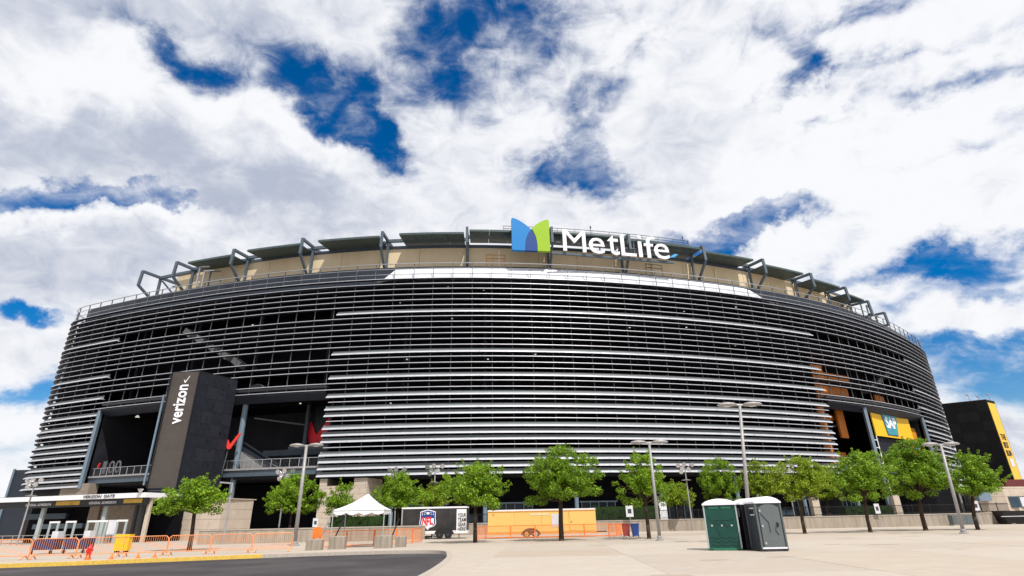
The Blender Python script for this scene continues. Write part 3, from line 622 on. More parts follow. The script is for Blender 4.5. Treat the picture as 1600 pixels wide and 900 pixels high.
put_text(mb, 'verizon', base, (0, 0, 1), -dx, nf, 5.7, 1.7, .02, .08); mb.build('lettering', LETW, vt)
mb = MB(); mb.prism([(0, .45), (.1, .47), (.25, .2), (.75, 1.05), (.82, 1.02), (.28, 0), (.2, 0)], Vector(VA).to_3d()+dx*2.1+nf*.1+Vector((0, 0, 21.15)), dx, (0, 0, 1), nf, .06); mb.build('tick_mark', LETW, vt)
def panel_side(t, P, Q, z0, z1, nx, nz, mats, proud=.02, sd=1):
    rr = random.Random(sd); P = Vector(P).to_3d(); Q = Vector(Q).to_3d(); d = (Q-P); W = d.length; d.normalize(); n_ = Vector((d.y, -d.x, 0))
    for i in range(nx):
        for j in range(nz):
            a = P+d*(W*i/nx+.02); b = P+d*(W*(i+1)/nx-.02); pr = proud+rr.uniform(0, .015)
            MB().hexa([tuple((a+n_*pr)[:2]), tuple((b+n_*pr)[:2]), tuple((b+n_*.002)[:2]), tuple((a+n_*.002)[:2])], z0+(z1-z0)*j/nz+.02, z0+(z1-z0)*(j+1)/nz-.02).build('cladding_panel', rr.choice(mats), t)
TD2 = mat('tower_dark_panel_b', (.018, .020, .029), .58, var=.2, scale=1.5, spec=.25)
panel_side(vt, VB, VC, 6.7, 22.7, 4, 9, [TDARK, TDARK, TD2])
# fixings on the wide side
e1 = (Vector(VC)-Vector(VB)).normalized().to_3d(); ne = Vector((e1.y, -e1.x, 0)); random.seed(3)
for j in range(30):
    u = random.uniform(.4, 5.9); z = random.uniform(7.5, 22); MB().lathe((0, 0, 0), [(.16, .03), (.16, 0)], 6)
    mb = MB(); mb.prism([(-.13, 0), (0, -.16), (.14, 0), (0, .15)], Vector(VB).to_3d()+e1*u+ne*.06+Vector((0, 0, z)), e1, (0, 0, 1), ne, .03); mb.build('panel_fixing', BLACK, vt)
MB().hexa([(-50.4, 80.4), (-46.2, 80.3), (-43.6, 85.6), (-47.8, 85.9)], 4.95, 6.48).build('louvred_base', DPANEL, vt)
for j in range(4): MB().hexa([(-50.6, 80.2), (-46.1, 80.1), (-43.4, 85.6), (-47.8, 86)], 5.15+j*.36, 5.22+j*.36).build('base_slat', STEEL, vt)
MB().beam((-51.35, 80.3, 7.0), (-51.35, 80.3, 19.5), .22, .22).build('side_pipe', STEEL2, vt)
# stone base of pylon with posters
pb_ = thing('stone_plinth', 'beige cast stone plinth carrying two dark posters, under the black tower', 'plinth', (-45, 79, 0))
random.seed(8)
course_wall(pb_, (-50.2, 78.3), (-38.6, 77.6), 0, 4.9, 1.22, 2.9, 6.0, STONE)
course_wall(pb_, (-38.6, 77.6), (-37.0, 83.0), 0, 4.9, 1.22, 2.9, 1.0, STONE)
MB().hexa([(-50.4, 78.1), (-38.4, 77.4), (-36.8, 83.4), (-50.4, 84)], 4.9, 5.02).build('coping', STONE, pb_)
pt = thing('poster', 'dark poster with a pale helmeted figure, left one on the stone plinth', 'poster', (-47, 78, 1.2))
MB().box(-48.4, -45.55, 77.9, 77.98, 1.1, 3.0).build('board', GREYP, pt)
MB().prism([(.4, .35), (.3, .7), (.55, 1.0), (.8, 1.55), (1.5, 1.65), (2.0, 1.5), (1.95, 1.1), (2.1, .8), (1.8, .35), (1.1, .2)], (-48.4, 77.87, 1.1), (1, 0, 0), (0, 0, 1), (0, -1, 0), .02).build('pale_figure', STICK, pt)
MB().prism([(1.0, .7), (1.0, 1.1), (1.15, 1.1), (1.15, .8), (1.35, .8), (1.35, 1.1), (1.5, 1.1), (1.5, .7)], (-48.4, 77.85, 1.1), (1, 0, 0), (0, 0, 1), (0, -1, 0), .02).build('face_bars', GREYP, pt)
p2 = thing('poster', 'narrow dark poster with three pale badges, right one on the stone plinth', 'poster', (-45, 78, 1.2))
MB().box(-45.3, -44.5, 77.84, 77.92, 1.1, 3.0).build('board', BLACK, p2)
for j in range(3): MB().lathe((0, 0, 0), [(.2, 0), (.2, .02)], 8)
for j in range(3): MB().prism([(.25*math.cos(a), .22*math.sin(a)) for a in [i*math.pi/4 for i in range(8)]], (-44.9, 77.82, 1.45+j*.6), (1, 0, 0), (0, 0, 1), (0, -1, 0), .02).build('badge', STICK, p2)

k_ = 1.25
SA, SB = (89.4, 116.6), (95.4, 112.5); dvec = (Vector((.843, .537))*4.3); SCn = tuple(Vector(SB)+dvec); SD = tuple(Vector(SA)+dvec)
st = pylon('advertising_tower', 'leaning-looking black tower with a narrow yellow face, far right', [SA, SB, SCn, SD], 6.0, 22.2, [TBLACK, TBLACK, TBLACK, TBLACK], (95, 115, 0))
st['label'] = 'tall black tower with a narrow yellow face reading THE BEST RUN, far right'
d2 = dvec.normalized().to_3d(); n2 = Vector((d2.y, -d2.x, 0)); ob = Vector(SB).to_3d()
MB().hexa([tuple((ob+d2*.3+n2*.08)[:2]), tuple((ob+d2*3.9+n2*.08)[:2]), tuple((ob+d2*3.9)[:2]), tuple((ob+d2*.3)[:2])], 6.5, 21.7).build('yellow_face', YEL2, st)
mb = MB()
for j, w_ in enumerate(('THE', 'BEST', 'RUN')): put_text(mb, w_, ob+d2*.9+n2*.09+Vector((0, 0, 14.4-j*1.55)), d2, (0, 0, 1), n2, 2.3, 1.15, .01, .05)
mb.build('lettering', BLACK, st)
def sap_logo(parent, o, ax, an, w, h, t=.12):
    MB().prism([(0, 0), (0, h), (w, h), (w*.55, 0)] if False else [(w*.10, 0), (0, h), (w, h), (w*.78, h*.0)], o, ax, (0, 0, 1), an, t).build('logo_plate', TEAL, parent)
mb = MB(); mb.prism([(.1, 0), (0, 1.5), (2.0, 1.5), (1.5, 0)], ob+d2*1.0+n2*.16+Vector((0, 0, 9.3)), d2, (0, 0, 1), n2, .06); mb.build('logo_plate', STICK, st)
MB().hexa([(89.8, 117), (95.3, 113.1), tuple((ob+d2*3.9)[:2]), (93.4, 118.9)], 4.4, 5.88).build('louvred_base', DPANEL, st)
for dx_, hh in ((-2.2, 1.3), (-.6, .9), (1.2, 1.2)):
    p = ob.lerp((ob+d2*4), .3)+Vector((dx_, -dx_*.3+1.2, 22.3)); mb = MB(); mb.tube(p, p+Vector((0, 0, hh)), .05, n=6); mb.tube(p+Vector((0, 0, hh)), p+Vector((-.5, 0, hh+.25)), .14, .08, n=6); mb.build('roof_light', POLE, st)
eb = thing('entry_screen', 'dark entry building with pale upright fins between the stadium corner and the far right tower', 'entry building', (84, 108, 0))
MB().hexa([(75.5, 101), (96, 118), (94, 121), (73.5, 104)], 0, 5.4).build('walls', DARK2, eb)
for i in range(14):
    u = i/13; MB().beam((75.4+20.4*u, 100.8+16.9*u, 0), (75.4+20.4*u, 100.8+16.9*u, 4.9), .22, .22).build('fin', GREYT if i % 3 else POLE, eb)
panel_side(st, SA, SB, 6.1, 22.1, 4, 8, [TBLACK, TBLACK, mat('tower_black_b', (.0038, .0038, .005), .58, var=.3, scale=.9, spec=.15)], sd=4)
# stone gatehouse below the right pylon
gh = thing('gatehouse', 'small beige stone gatehouse with windows at the right edge', 'gatehouse', (82, 98, 0))
random.seed(4)
course_wall(gh, (75.5, 97.6), (79.0, 96.0), 0, 5.1, 1.2, 2.6, 5, STONE)
course_wall(gh, (79.0, 96.0), (96, 100.0), 0, 5.1, 1.2, 2.6, 5, STONE)
for x in (79.6, 81.6, 83.6):
    y = 96.0+(x-79)*.235; f = MB().box(x, x+1.6, y-.12, y+.1, 1.9, 3.6).build('window', STEEL, gh); MB().box(x+.12, x+1.48, y-.16, y-.13, 2.02, 3.48).build('pane', GLASSB if x != 81.6 else STICK, f)
MB().box(75.0, 77.0, 96.2, 97.0, 3.0, 4.6).build('blue_panel', STEEL2, gh)
MB().box(84, 100, 101, 104, 5.1, 6.4).build('red_roof', mat('red_brown_roof', (.14, .03, .03), .7), gh)

# yellow banners --------------------------------------------------------
def banner(label, xa, xb, o, z0, z1, m_, logo, fr_):
    a = at(sX(xa), o); b = at(sX(xb), o); d = (b-a).normalized(); n_ = Vector((d.y, -d.x, 0)); W = (b-a).length
    t = thing('banner', label, 'banner', (a+b)/2+Vector((0, 0, z0)))
    MB().hexa([tuple(a[:2]), tuple(b[:2]), tuple((b-n_*.2)[:2]), tuple((a-n_*.2)[:2])], z0, z1).build('panel', m_, t)
    x, z, w, h = logo
    oo = a+d*x+n_*.15+Vector((0, 0, z))
    MB().prism([(w*.10, -.12), (-.15, h+.1), (w+.12, h+.1), (w*.80, -.12)], oo-n_*.06, d, (0, 0, 1), n_, .08).build('logo_edge', TEALD, t)
    MB().prism([(w*.12, 0), (0, h), (w, h), (w*.78, 0)], oo, d, (0, 0, 1), n_, .05).build('logo_plate', TEAL, t)
    mb = MB(); put_text(mb, 'SAP', oo+d*w*.13+Vector((0, 0, h*.30)), d, (0, 0, 1), n_, w*.70, h*.55, .03, .06); mb.build('lettering', LETW, t)
banner('bright yellow banner with large SAP logo across the right portal', 69.2, 82.6, -.8, 15.1, 20.25, YEL, (4.2, 15.6, 6.4, 4.1), None)
banner('orange shaded banner with small SAP logo, deeper in the right portal', 83.1, 86.7, -1.6, 8.5, 18.0, ORW, (1.0, 13.6, 2.6, 1.5), None)
a = at(sX(70), -1.5); b = at(sX(82.5), -1.5); MB().hexa([tuple(a[:2]), tuple(b[:2]), tuple((b+Vector((0, .3, 0)))[:2]), tuple((a+Vector((0, .3, 0)))[:2])], 6, 15.0).build('grey_wall', TDARK, stad)

# far dark building at left
fb = thing('low_building', 'dark low building at the far left behind the louvred corner', 'building', (-95, 112, 0))
MB().hexa([(-97.5, 112), (-92.2, 112), (-92.2, 124), (-97.5, 124)], 0, 12.4).build('walls', DPANEL, fb)
MB().hexa([(-97.7, 111.8), (-97.35, 111.8), (-97.35, 112.1), (-97.7, 112.1)], 0, 12.6).build('edge_trim', STEEL2, fb)
MB().hexa([(-130, 116), (-97.7, 116), (-97.7, 126), (-130, 126)], 0, 7.6).build('annexe', DPANEL, fb)

# ------------------------------------------------------------------ left gate
gt = thing('entry_gate', 'long white entrance canopy with GENERAL ADMISSION sign boards on columns, at left', 'entrance canopy', (-55, 72, 0))
GA, GB = Vector((-69.0, 76.5, 0)), Vector((-44.2, 70.0, 0)); gx = (GB-GA).normalized(); gn = Vector((gx.y, -gx.x, 0))
def gp(x, o=0, z=0): return GA+gx*x+gn*o+Vector((0, 0, z))
GL = (GB-GA).length
MB().hexa([tuple(gp(0)[:2]), tuple(gp(GL)[:2]), tuple(gp(GL, -6)[:2]), tuple(gp(0, -6)[:2])], 4.95, 5.5).build('canopy_slab', WHITE_M, gt)
MB().hexa([tuple(gp(0, -.4)[:2]), tuple(gp(GL, -.4)[:2]), tuple(gp(GL, -.6)[:2]), tuple(gp(0, -.6)[:2])], 4.15, 4.95).build('sign_fascia', BLACK, gt)
for w_, x_, l_ in (('VERIZON', GL-9.6, 2.85), ('GATE', GL-6.35, 1.65)):
    mb = MB(); put_text(mb, w_, gp(x_, .02, 5.08), gx, (0, 0, 1), gn, l_, .34, .0, .06); mb.build('gate_name', GREYT, gt)
mb = MB()
for x in (GL-8.9, GL-19.2, GL-29): put_text(mb, 'GENERAL ADMISSION', gp(x, -.38, 4.38), gx, (0, 0, 1), gn, 4.2, .30, .01, .03)
mb.build('sign_lettering', STICK, gt)
for x in (GL-3.6, GL-14.2, GL-12): MB().hexa([tuple(gp(x, -.36)[:2]), tuple(gp(x+(2.8 if x != GL-12 else 1.6), -.36)[:2]), tuple(gp(x+(2.8 if x != GL-12 else 1.6), -.39)[:2]), tuple(gp(x, -.39)[:2])], 4.38, 4.85).build('gold_sign', GLD, gt)
for x in (GL-6.9-.0, GL-17, GL-.4):
    mb = MB(); mb.beam(gp(x, -1.2, 0), gp(x, -1.2, 4.95), .45, .35); mb.build('canopy_column', FRAME if x != GL-.4 else STONE, gt)
MB().lathe(gp(GL-.8, .2, 5.5), [(.12, 0), (.3, .35), (.35, .4), (.1, .45)], 8).build('canopy_lamp', SILV, gt)
def wl(x0, x1, o, z0, z1, m_, nm='gate_wall'): MB().hexa([tuple(gp(x0, o)[:2]), tuple(gp(x1, o)[:2]), tuple(gp(x1, o-.4)[:2]), tuple(gp(x0, o-.4)[:2])], z0, z1).build(nm, m_, gt)
random.seed(9)
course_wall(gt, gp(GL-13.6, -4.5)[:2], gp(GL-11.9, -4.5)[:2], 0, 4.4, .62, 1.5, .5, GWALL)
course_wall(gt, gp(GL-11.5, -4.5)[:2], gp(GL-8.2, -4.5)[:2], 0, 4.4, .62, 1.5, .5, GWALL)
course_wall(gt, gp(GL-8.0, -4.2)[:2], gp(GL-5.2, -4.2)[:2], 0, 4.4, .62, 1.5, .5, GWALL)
wl(0, GL-14, -6.0, 0, 4.9, DARK); wl(GL-14.2, GL-5, -5.2, 0, 4.9, DARK); wl(GL-5.2, GL, -5.8, 0, 4.9, DARK)
wl(2, GL-15, -5.2, 1.7, 2.3, STEEL2, 'glass_strip'); wl(0, GL-18, -5.0, 2.9, 3.6, GLASSB, 'glass_strip')
for x in (GL-4.2, GL-3.2): MB().tube(gp(x, -3, 0), gp(x, -3, 4.9), .25, n=8).build('back_column', GREYD, gt)
def turnstile(loc, label, first=None):
    if first: return dup(first, loc, math.atan2(gx.y, gx.x), label)
    t = thing('gate_frame', label, 'gate frame', loc, math.atan2(gx.y, gx.x), 'pale portal frames at the entrance')
    for sx in (-.62, .62): MB().box(sx-.10, sx+.10, -.07, .07, 0, 2.3).build('side_post', FRAME, t, local=True)
    MB().box(-.72, .72, -.08, .08, 2.3, 2.5).build('header', WHITE_M, t, local=True)
    return t
TX = [(GL-24.0, 'pale metal entry frame, leftmost at the picture edge'), (GL-22.0, 'pale metal entry frame, second from the picture edge'), (GL-10.2, 'pale metal entry frame in front of the brown stone wall'), (GL-7.7, 'pale metal entry frame touching the canopy column'), (GL-4.5, 'pale metal entry frame in front of the dark bay, left of a pair'), (GL-3.0, 'pale metal entry frame in front of the dark bay, right of a pair'), (GL-.4+.2, 'pale metal entry frame beside the stone plinth')]
ft = None
for x, lb in TX:
    p = gp(x, 2.2, 0); r_ = turnstile(p, lb, ft); ft = ft or r_
nb = thing('notice_board', 'white notice board standing in the dark gate bay', 'notice board', gp(GL-1.7, 2, 0)); c = gp(GL-1.7, 2, 0)
MB().box(c.x-.5, c.x+.5, c.y-.05, c.y+.05, .9, 2.5).build('board', STICK, nb); MB().box(c.x-.4, c.x-.3, c.y-.04, c.y+.04, 0, .9).box(c.x+.3, c.x+.4, c.y-.04, c.y+.04, 0, .9).build('legs', POLE, nb)
gb = MB(); gb.hexa([tuple(gp(1, 3)[:2]), tuple(gp(GL+1, 3)[:2]), tuple(gp(GL+1, 2.96)[:2]), tuple(gp(1, 2.96)[:2])], .98, 1.05)
for i in range(16): gb.beam(gp(1+i*1.6, 2.98, 0), gp(1+i*1.6, 2.98, 1), .06, .06)
tag(gb.build('guard_rail', POLE, loc=tuple(gp(8, 3))), 'low grey metal guard rail in front of the entry frames', 'railing')

# ------------------------------------------------------------------ ground, road, walls
def arc(pts, n=6):
    out = []
    for i in range(len(pts)-1):
        P = [Vector(pts[max(0, min(len(pts)-1, i+k))]) for k in (-1, 0, 1, 2)]
        for k in range(n):
            t = k/n; out.append(tuple(.5*((2*P[1])+(P[2]-P[0])*t+(2*P[0]-5*P[1]+4*P[2]-P[3])*t*t+(3*P[1]-P[0]-3*P[2]+P[3])*t**3)))
    return out+[tuple(pts[-1])]
EDGE = arc([(-70, 27.0), (-45, 29.6), (-27.1, 32.2), (-21, 34.3), (-16, 36.3), (-12, 37.6), (-8.1, 38.1), (-5.6, 37.8), (-4.4, 36.4), (-3.9, 33.6), (-3.5, 30), (-3.3, 25), (-3.3, 20), (-3.6, 10), (-4, 0), (-4, -40)])
ZR = -.18
outer = [(1500, -40), (1500, 1500), (-1500, 1500), (-1500, 27)]
poly = EDGE+outer
from mathutils.geometry import tessellate_polygon
def flat(name, pts, z, m_, lab=None):
    tris = tessellate_polygon([[Vector((a, b, 0)) for a, b in pts]]); me = bpy.data.meshes.new(name)
    fs = []
    for t in tris:
        A, B, C = [pts[i] for i in t]; ar = (B[0]-A[0])*(C[1]-A[1])-(B[1]-A[1])*(C[0]-A[0]); fs.append(tuple(t) if ar > 0 else tuple(reversed(t)))
    me.from_pydata([(a, b, z) for a, b in pts], [], fs); me.materials.append(m_)
    o = bpy.data.objects.new(name, me); col.objects.link(o); o['kind'] = 'structure'; return o
flat('plaza', poly, 0, PLAZA)
flat('ground', [(-1500, -300), (1500, -300), (1500, 1500), (-1500, 1500)], -.6, GROUND)
flat('road', [(-300, -60), (-1, -60), (-1, 45), (-300, 45)], ZR, ASPH)
def kerb(pts, z0, z1, w, name, m_):
    mb = MB(); k = len(pts); L_ = []
    for i, p in enumerate(pts):
        a = Vector(pts[max(0, i-1)]); b = Vector(pts[min(k-1, i+1)]); d = (b-a).normalized(); n_ = Vector((-d.y, d.x)); p = Vector(p)
        L_ += [(p.x-n_.x*.015, p.y-n_.y*.015, z0), (p.x, p.y, z1), (p.x+n_.x*w, p.y+n_.y*w, z1), (p.x+n_.x*w, p.y+n_.y*w, z0)]
    fs = [(i*4+j, i*4+(j+1) % 4, (i+1)*4+(j+1) % 4, (i+1)*4+j) for i in range(k-1) for j in range(4)]
    mb.add(L_, fs+[(0, 1, 2, 3), tuple((k-1)*4+j for j in (3, 2, 1, 0))]); o = mb.build(name, m_); o['kind'] = 'structure'; return o
iy = next(i for i, p in enumerate(EDGE) if p[0] > -16)
kerb(EDGE[:iy+1], ZR-.02, .012, .42, 'yellow_kerb', YKERB)
kerb(EDGE[iy:], ZR-.02, .008, .30, 'kerb', KERB)
# cast slabs of the plaza, laid proud of the sheet with open joints; one slab per cell near the viewer
pv = bpy.data.objects.new('paving', None); col.objects.link(pv); tag(pv, kind='structure')
YS = [9, 14, 19, 24, 29, 34.5, 40.5, 47, 55, 64, 71]; rs_ = random.Random(77)
for i, (ya, yb_) in enumerate(zip(YS, YS[1:])):
    x = -2.7
    while x < 62 and not (yb_ > 70 and x > 30):
        w = 6.4; g = .012; lift = .004+rs_.uniform(0, .004)
        MB().hexa([(x+g+ya*.05, ya+g), (x+w-g+ya*.05, ya+g), (x+w-g+yb_*.05, yb_-g), (x+g+yb_*.05, yb_-g)], .0, lift).build('paving_slab', SLABS[rs_.choice((0, 0, 1, 2, 0, 3, 1))], pv)
        x += w
# stain patches
random.seed(12)
mb = MB()
for i in range(26):
    x = random.uniform(-2, 40); y = random.uniform(15, 45); r = random.uniform(.08, .5); mb.hexa([(x+r*math.cos(a)*random.uniform(.6, 1.2)*1.6, y+r*math.sin(a)*random.uniform(.6, 1.2)) for a in [k*math.pi/5 for k in range(10)]], .0085, .010)
tag(mb.build('plaza_stains', mat('pale_stain', (.38, .31, .25), .9)), kind='structure')

WL = [(-31, 58.5), (-20, 59.2), (-9.2, 60.2)]
WR = [(-8.6, 75.0), (15, 74.6), (30, 71.8), (48, 72.2), (62, 75.0)]
def wall_run(name, label, pts, seg, h):
    t = thing(name, label, 'wall', (pts[0][0], pts[0][1], 0))
    for a, b in zip(pts, pts[1:]):
        a = Vector(a); b = Vector(b); Lg = (b-a).length; d = (b-a)/Lg; n_ = Vector((d.y, -d.x)); k = max(1, round(Lg/seg))
        for i in range(k):
            p = a+d*(Lg*i/k+.01); q = a+d*(Lg*(i+1)/k-.01)
            MB().hexa([tuple(p), tuple(q), tuple(q-n_*.4), tuple(p-n_*.4)], 0, h).build('wall_panel', CWALL, t)
        MB().hexa([tuple(a+n_*.05), tuple(b+n_*.05), tuple(b-n_*.45), tuple(a-n_*.45)], h, h+.1).build('coping', KERB, t)
    return t
wall_run('retaining_wall', 'low pale concrete wall behind the tent and orange barriers', WL, 3.7, 1.2)
wall_run('retaining_wall', 'long low stained concrete wall behind the row of trees on the right', WR, 4.2, 1.25)
# raised beds behind walls
flat('terrace', [(-31, 58.9), (-20, 59.6), (-9.4, 60.6), (-9.2, 75), (-31, 75)], .9, mat('mulch', (.05, .038, .028), .9))
flat('terrace', [(-8.6, 75.4), (15, 75.0), (30, 72.2), (48, 72.6), (62, 75.4), (62, 79), (-8.6, 79)], .95, mat('mulch_dark', (.045, .035, .026), .9))
# iron fence on the right wall
fn = thing('iron_fence', 'black iron picket fence standing on the long concrete wall', 'fence', (20, 74.8, 1.35))
for a, b in zip(WR, WR[1:]):
    a = Vector(a).to_3d()+Vector((0, .25, 0)); b = Vector(b).to_3d()+Vector((0, .25, 0)); Lg = (b-a).length
    for z in (1.5, 2.35): MB().beam(a+Vector((0, 0, z)), b+Vector((0, 0, z)), .05, .06).build('rail', BLACK, fn)
    mb = MB(); n = int(Lg/.16)
    for i in range(n): p = a.lerp(b, i/n); mb.beam(p+Vector((0, 0, 1.35)), p+Vector((0, 0, 2.45)), .025, .025)
    tag(mb.build('pickets', BLACK, fn), kind='stuff')
    for i in range(int(Lg/2.5)+1): p = a.lerp(b, i*2.5/Lg); MB().beam(p+Vector((0, 0, 1.35)), p+Vector((0, 0, 2.5)), .07, .07).build('fence_post', BLACK, fn)

# ------------------------------------------------------------------ foliage
def leaves(mb, c, r, n, size, rnd, flatz=.8):
    for _ in range(n):
        while True:
            v = Vector((rnd.uniform(-1, 1), rnd.uniform(-1, 1), rnd.uniform(-1, 1)))
            if v.length <= 1: break
        p = Vector(c)+Vector((v.x*r, v.y*r, v.z*r*flatz)); s = size*rnd.uniform(.6, 1.25)
        nrm = (Vector((v.x, v.y, abs(v.z)+.5))+Vector((rnd.uniform(-1, 1), rnd.uniform(-1, 1), rnd.uniform(-1, 1)))*.9).normalized()
        a = nrm.cross(Vector((rnd.uniform(-1, 1), rnd.uniform(-1, 1), rnd.uniform(-1, 1)))).normalized(); b = nrm.cross(a)
        k = len(mb.v); mb.v += [tuple(p-a*s), tuple(p-b*s*.6+nrm*s*.12), tuple(p+a*s), tuple(p+b*s*.6+nrm*s*.12)]; mb.f.append((k, k+1, k+2, k+3)); mb.mi.append(0)
def fast_build(mb, name, m_, parent):
    me = bpy.data.meshes.new(name); o = wpos(parent) if parent else Vector()
    me.from_pydata([(x-o.x, y-o.y, z-o.z) for x, y, z in mb.v], [], mb.f); me.materials.append(m_)
    ob = bpy.data.objects.new(name, me); col.objects.link(ob)
    if parent: ob.parent = parent
    return ob
def tree(label, X, Y, H, rx, zb, seed, lm=None, group='young street trees along the plaza', lean=0.0, z0=0.0, xoff=0.0, nleaf=1.0, tr=.15):
    rnd = random.Random(seed); lm = lm or LEAF
    t = thing('maple_tree', label, 'tree', (X, Y, z0), 0, group)
    # trunk
    mb = MB(); pts = [Vector((X, Y, z0)), Vector((X+lean*.3, Y, z0+(zb-z0)*.45)), Vector((X+lean*.7+xoff*.3, Y, zb+.15)), Vector((X+lean+xoff*.7, Y, zb+(H-zb)*.45)), Vector((X+lean+xoff, Y, zb+(H-zb)*.8))]
    rs = [tr*1.15, tr, tr*.85, tr*.5, tr*.2]
    mb.tube(pts[0]-Vector((0, 0, .05)), pts[0]+Vector((0, 0, .15)), tr*1.5, tr*1.12, 8)
    for a, b, ra, rb in zip(pts, pts[1:], rs, rs[1:]): mb.tube(a, b, ra, rb, 8)
    mb.build('trunk', BARK, t, smooth=True)
    zc = zb+(H-zb)*.44; rz = (H-zb)/2; cx = X+lean+xoff
    # crown outline with uneven radius by direction
    ph = [rnd.uniform(0, 6.28) for _ in range(6)]
    cents = []; lmb = MB(); wood = MB()
    ncl = int(44*(rx/2.3)**1.4*((H-zb)/4)**.6)+14
    for i in range(ncl):
        u = (i+.5)/ncl; el = math.asin(max(-1, min(1, 1-1.78*u))); az = i*2.39996+rnd.uniform(-.3, .3)
        rad = (1+.16*math.sin(2*az+ph[0])+.12*math.sin(3*az+ph[1]+el*2)+.10*math.sin(5*az+ph[2]))*rnd.uniform(.62, 1.08)
        if i % 4 == 0: rad *= rnd.uniform(.35, .7)
        wz = 1.0 if el > 0 else 1.05
        taper = 1.0 if el < .1 else (1-.26*(el-.1))
        c = Vector((cx+rx*.84*rad*math.cos(el)*math.cos(az)*taper, Y+rx*.84*rad*math.cos(el)*math.sin(az)*taper, zc+rz*.92*rad*math.sin(el)*wz))
        c.z = max(c.z, zb+.25+.25*abs(math.sin(az*2+ph[3])))
        cents.append(c)
    for j in range(int(9*nleaf)):
        az = rnd.uniform(0, 6.28); r = rnd.uniform(0, .5)*rx; leaves(lmb, (cx+r*math.cos(az), Y+r*math.sin(az), zc+rz*rnd.uniform(-.55, .5)), .62, 110, .14, rnd)
    for j in range(5):
        az = rnd.uniform(0, 6.28); r = rnd.uniform(0, .45)*rx; cents.append(Vector((cx+r*math.cos(az), Y+r*math.sin(az), H-rnd.uniform(.15, .6))))
    for i, c in enumerate(cents):
        rc = rnd.uniform(.30, .66)*(rx/2.3)**.4; leaves(lmb, c, rc, int(540*nleaf*rc**2*rnd.uniform(.6, 1.25)), .098, rnd, .70)
        if i % 3 == 0 or c.z < zc-.2*rz:
            a = Vector((X+lean*.8+xoff*.5, Y, zb+.1+max(0, (c.z-zb))*.35)); wood.tube(a, a.lerp(c, .55)+Vector((0, 0, .1)), .045, .03, 5); wood.tube(a.lerp(c, .55)+Vector((0, 0, .1)), c, .03, .012, 5)
    for j in range(int(26*(rx/2.3))):          # loose shoots that break up the outline
        el = math.asin(rnd.uniform(-.25, .98)); az = rnd.uniform(0, 6.28); q = rnd.uniform(.92, 1.16)*(1 if el < .1 else 1-.24*(el-.1))
        p = Vector((cx+rx*.86*q*math.cos(el)*math.cos(az), Y+rx*.86*q*math.cos(el)*math.sin(az), zc+rz*rnd.uniform(.92, 1.12)*math.sin(el)))
        d = (p-Vector((cx, Y, zc))).normalized()*.28+Vector((0, 0, .18))
        for k in range(4): leaves(lmb, p+d*(k*.45), .20-.03*k, 11, .085, rnd, 1.0)
    wood.build('limbs', BARK, t)
    o = fast_build(lmb, 'crown', lm, t)
    return t
tree('round bright green tree in front of the stone plinth, behind the orange barriers at left', -24.1, 44.6, 5.15, 2.25, 2.35, 1, LEAF, xoff=-.4)
tree('bushy tree behind the pole between tower and tent, left of two', -23.3, 61.5, 6.4, 2.9, 2.4, 2, LEAF, z0=.9)
tree('thin dark tree beside the beige stone pier, just left of the white tent', -18.2, 61.0, 5.4, 1.9, 2.2, 3, LEAF2, z0=.9, nleaf=.55)
tree('full green tree directly behind the white tent', -12.4, 62.5, 6.5, 2.75, 2.5, 4, LEAF)
tree('smaller tree behind the black trailer with the shield emblem', -9.3, 66.5, 5.6, 2.0, 2.6, 5, LEAF3, nleaf=.8)
tree('round tree between the black trailer and the yellow trailer', -3.4, 48.9, 6.15, 3.15, 2.5, 6, LEAF)
tree('tallest dark trunked tree in front of the yellow trailer', 3.6, 49.2, 7.3, 3.3, 2.75, 7, LEAF2, xoff=.25, tr=.19)
tree('slender tree just left of the middle light pole', 10.75, 49.4, 6.7, 2.15, 2.4, 8, LEAF)
tree('low spreading tree behind the concrete wall, right of the middle light pole', 21.3, 78, 5.8, 2.3, 2.5, 9, LEAF3, z0=.9, nleaf=.8)
tree('tree rising behind the green portable toilet', 27.0, 78, 8.6, 2.9, 2.9, 10, LEAF, z0=.9)
tree('tree behind the tall light pole and grey toilet', 32.8, 79, 8.4, 2.4, 2.8, 11, LEAF3, z0=.9)
tree('reddish tinged tree just right of the grey toilet', 25.7, 54.1, 6.5, 2.5, 2.5, 12, LEAF3, xoff=.6, nleaf=.85)
tree('second tree right of the grey toilet, with a leaning trunk', 31.5, 54.0, 6.9, 2.75, 2.5, 13, LEAF, xoff=.5)
tree('tallest tree in front of the yellow banner, at right', 37.8, 56.0, 8.1, 3.3, 2.6, 14, LEAF2, xoff=.6, tr=.18)
tree('rightmost tree, beside the black and yellow tower', 41.7, 54.8, 6.6, 2.4, 2.5, 15, LEAF, xoff=1.3)
tree('small tree filling the gap behind the two big trees at right', 44.5, 76, 7.0, 2.6, 2.6, 16, LEAF2, z0=.9)
tree('small tree behind the wall, between the grey toilet and the leaning trunk', 40.0, 76.5, 7.6, 2.6, 2.8, 17, LEAF3, z0=.9)
def hedge(label, x0, x1, y, z0, z1, seed):
    rnd = random.Random(seed); mb = MB(); t = thing('hedge', label, 'hedge', ((x0+x1)/2, y, z0))
    mb0 = MB(); mb0.box(x0+.1, x1-.1, y-.45, y+.45, z0, z1-.15); mb0.build('hedge_body', HEDGE, t)
    n = int((x1-x0)*5)
    for i in range(n): leaves(mb, (x0+(x1-x0)*rnd.random(), y-.4+rnd.uniform(-.1, .3), z0+rnd.random()*(z1-z0)), .35, 40, .08, rnd)
    fast_build(mb, 'hedge_leaves', LEAFH, t)
LEAFH = leafmat('leaf_hedge', (.015, .035, .008), (.05, .09, .015))
hedge('dark clipped hedge seen under the white tent', -19.0, -13.3, 61.0, .9, 2.4, 31)
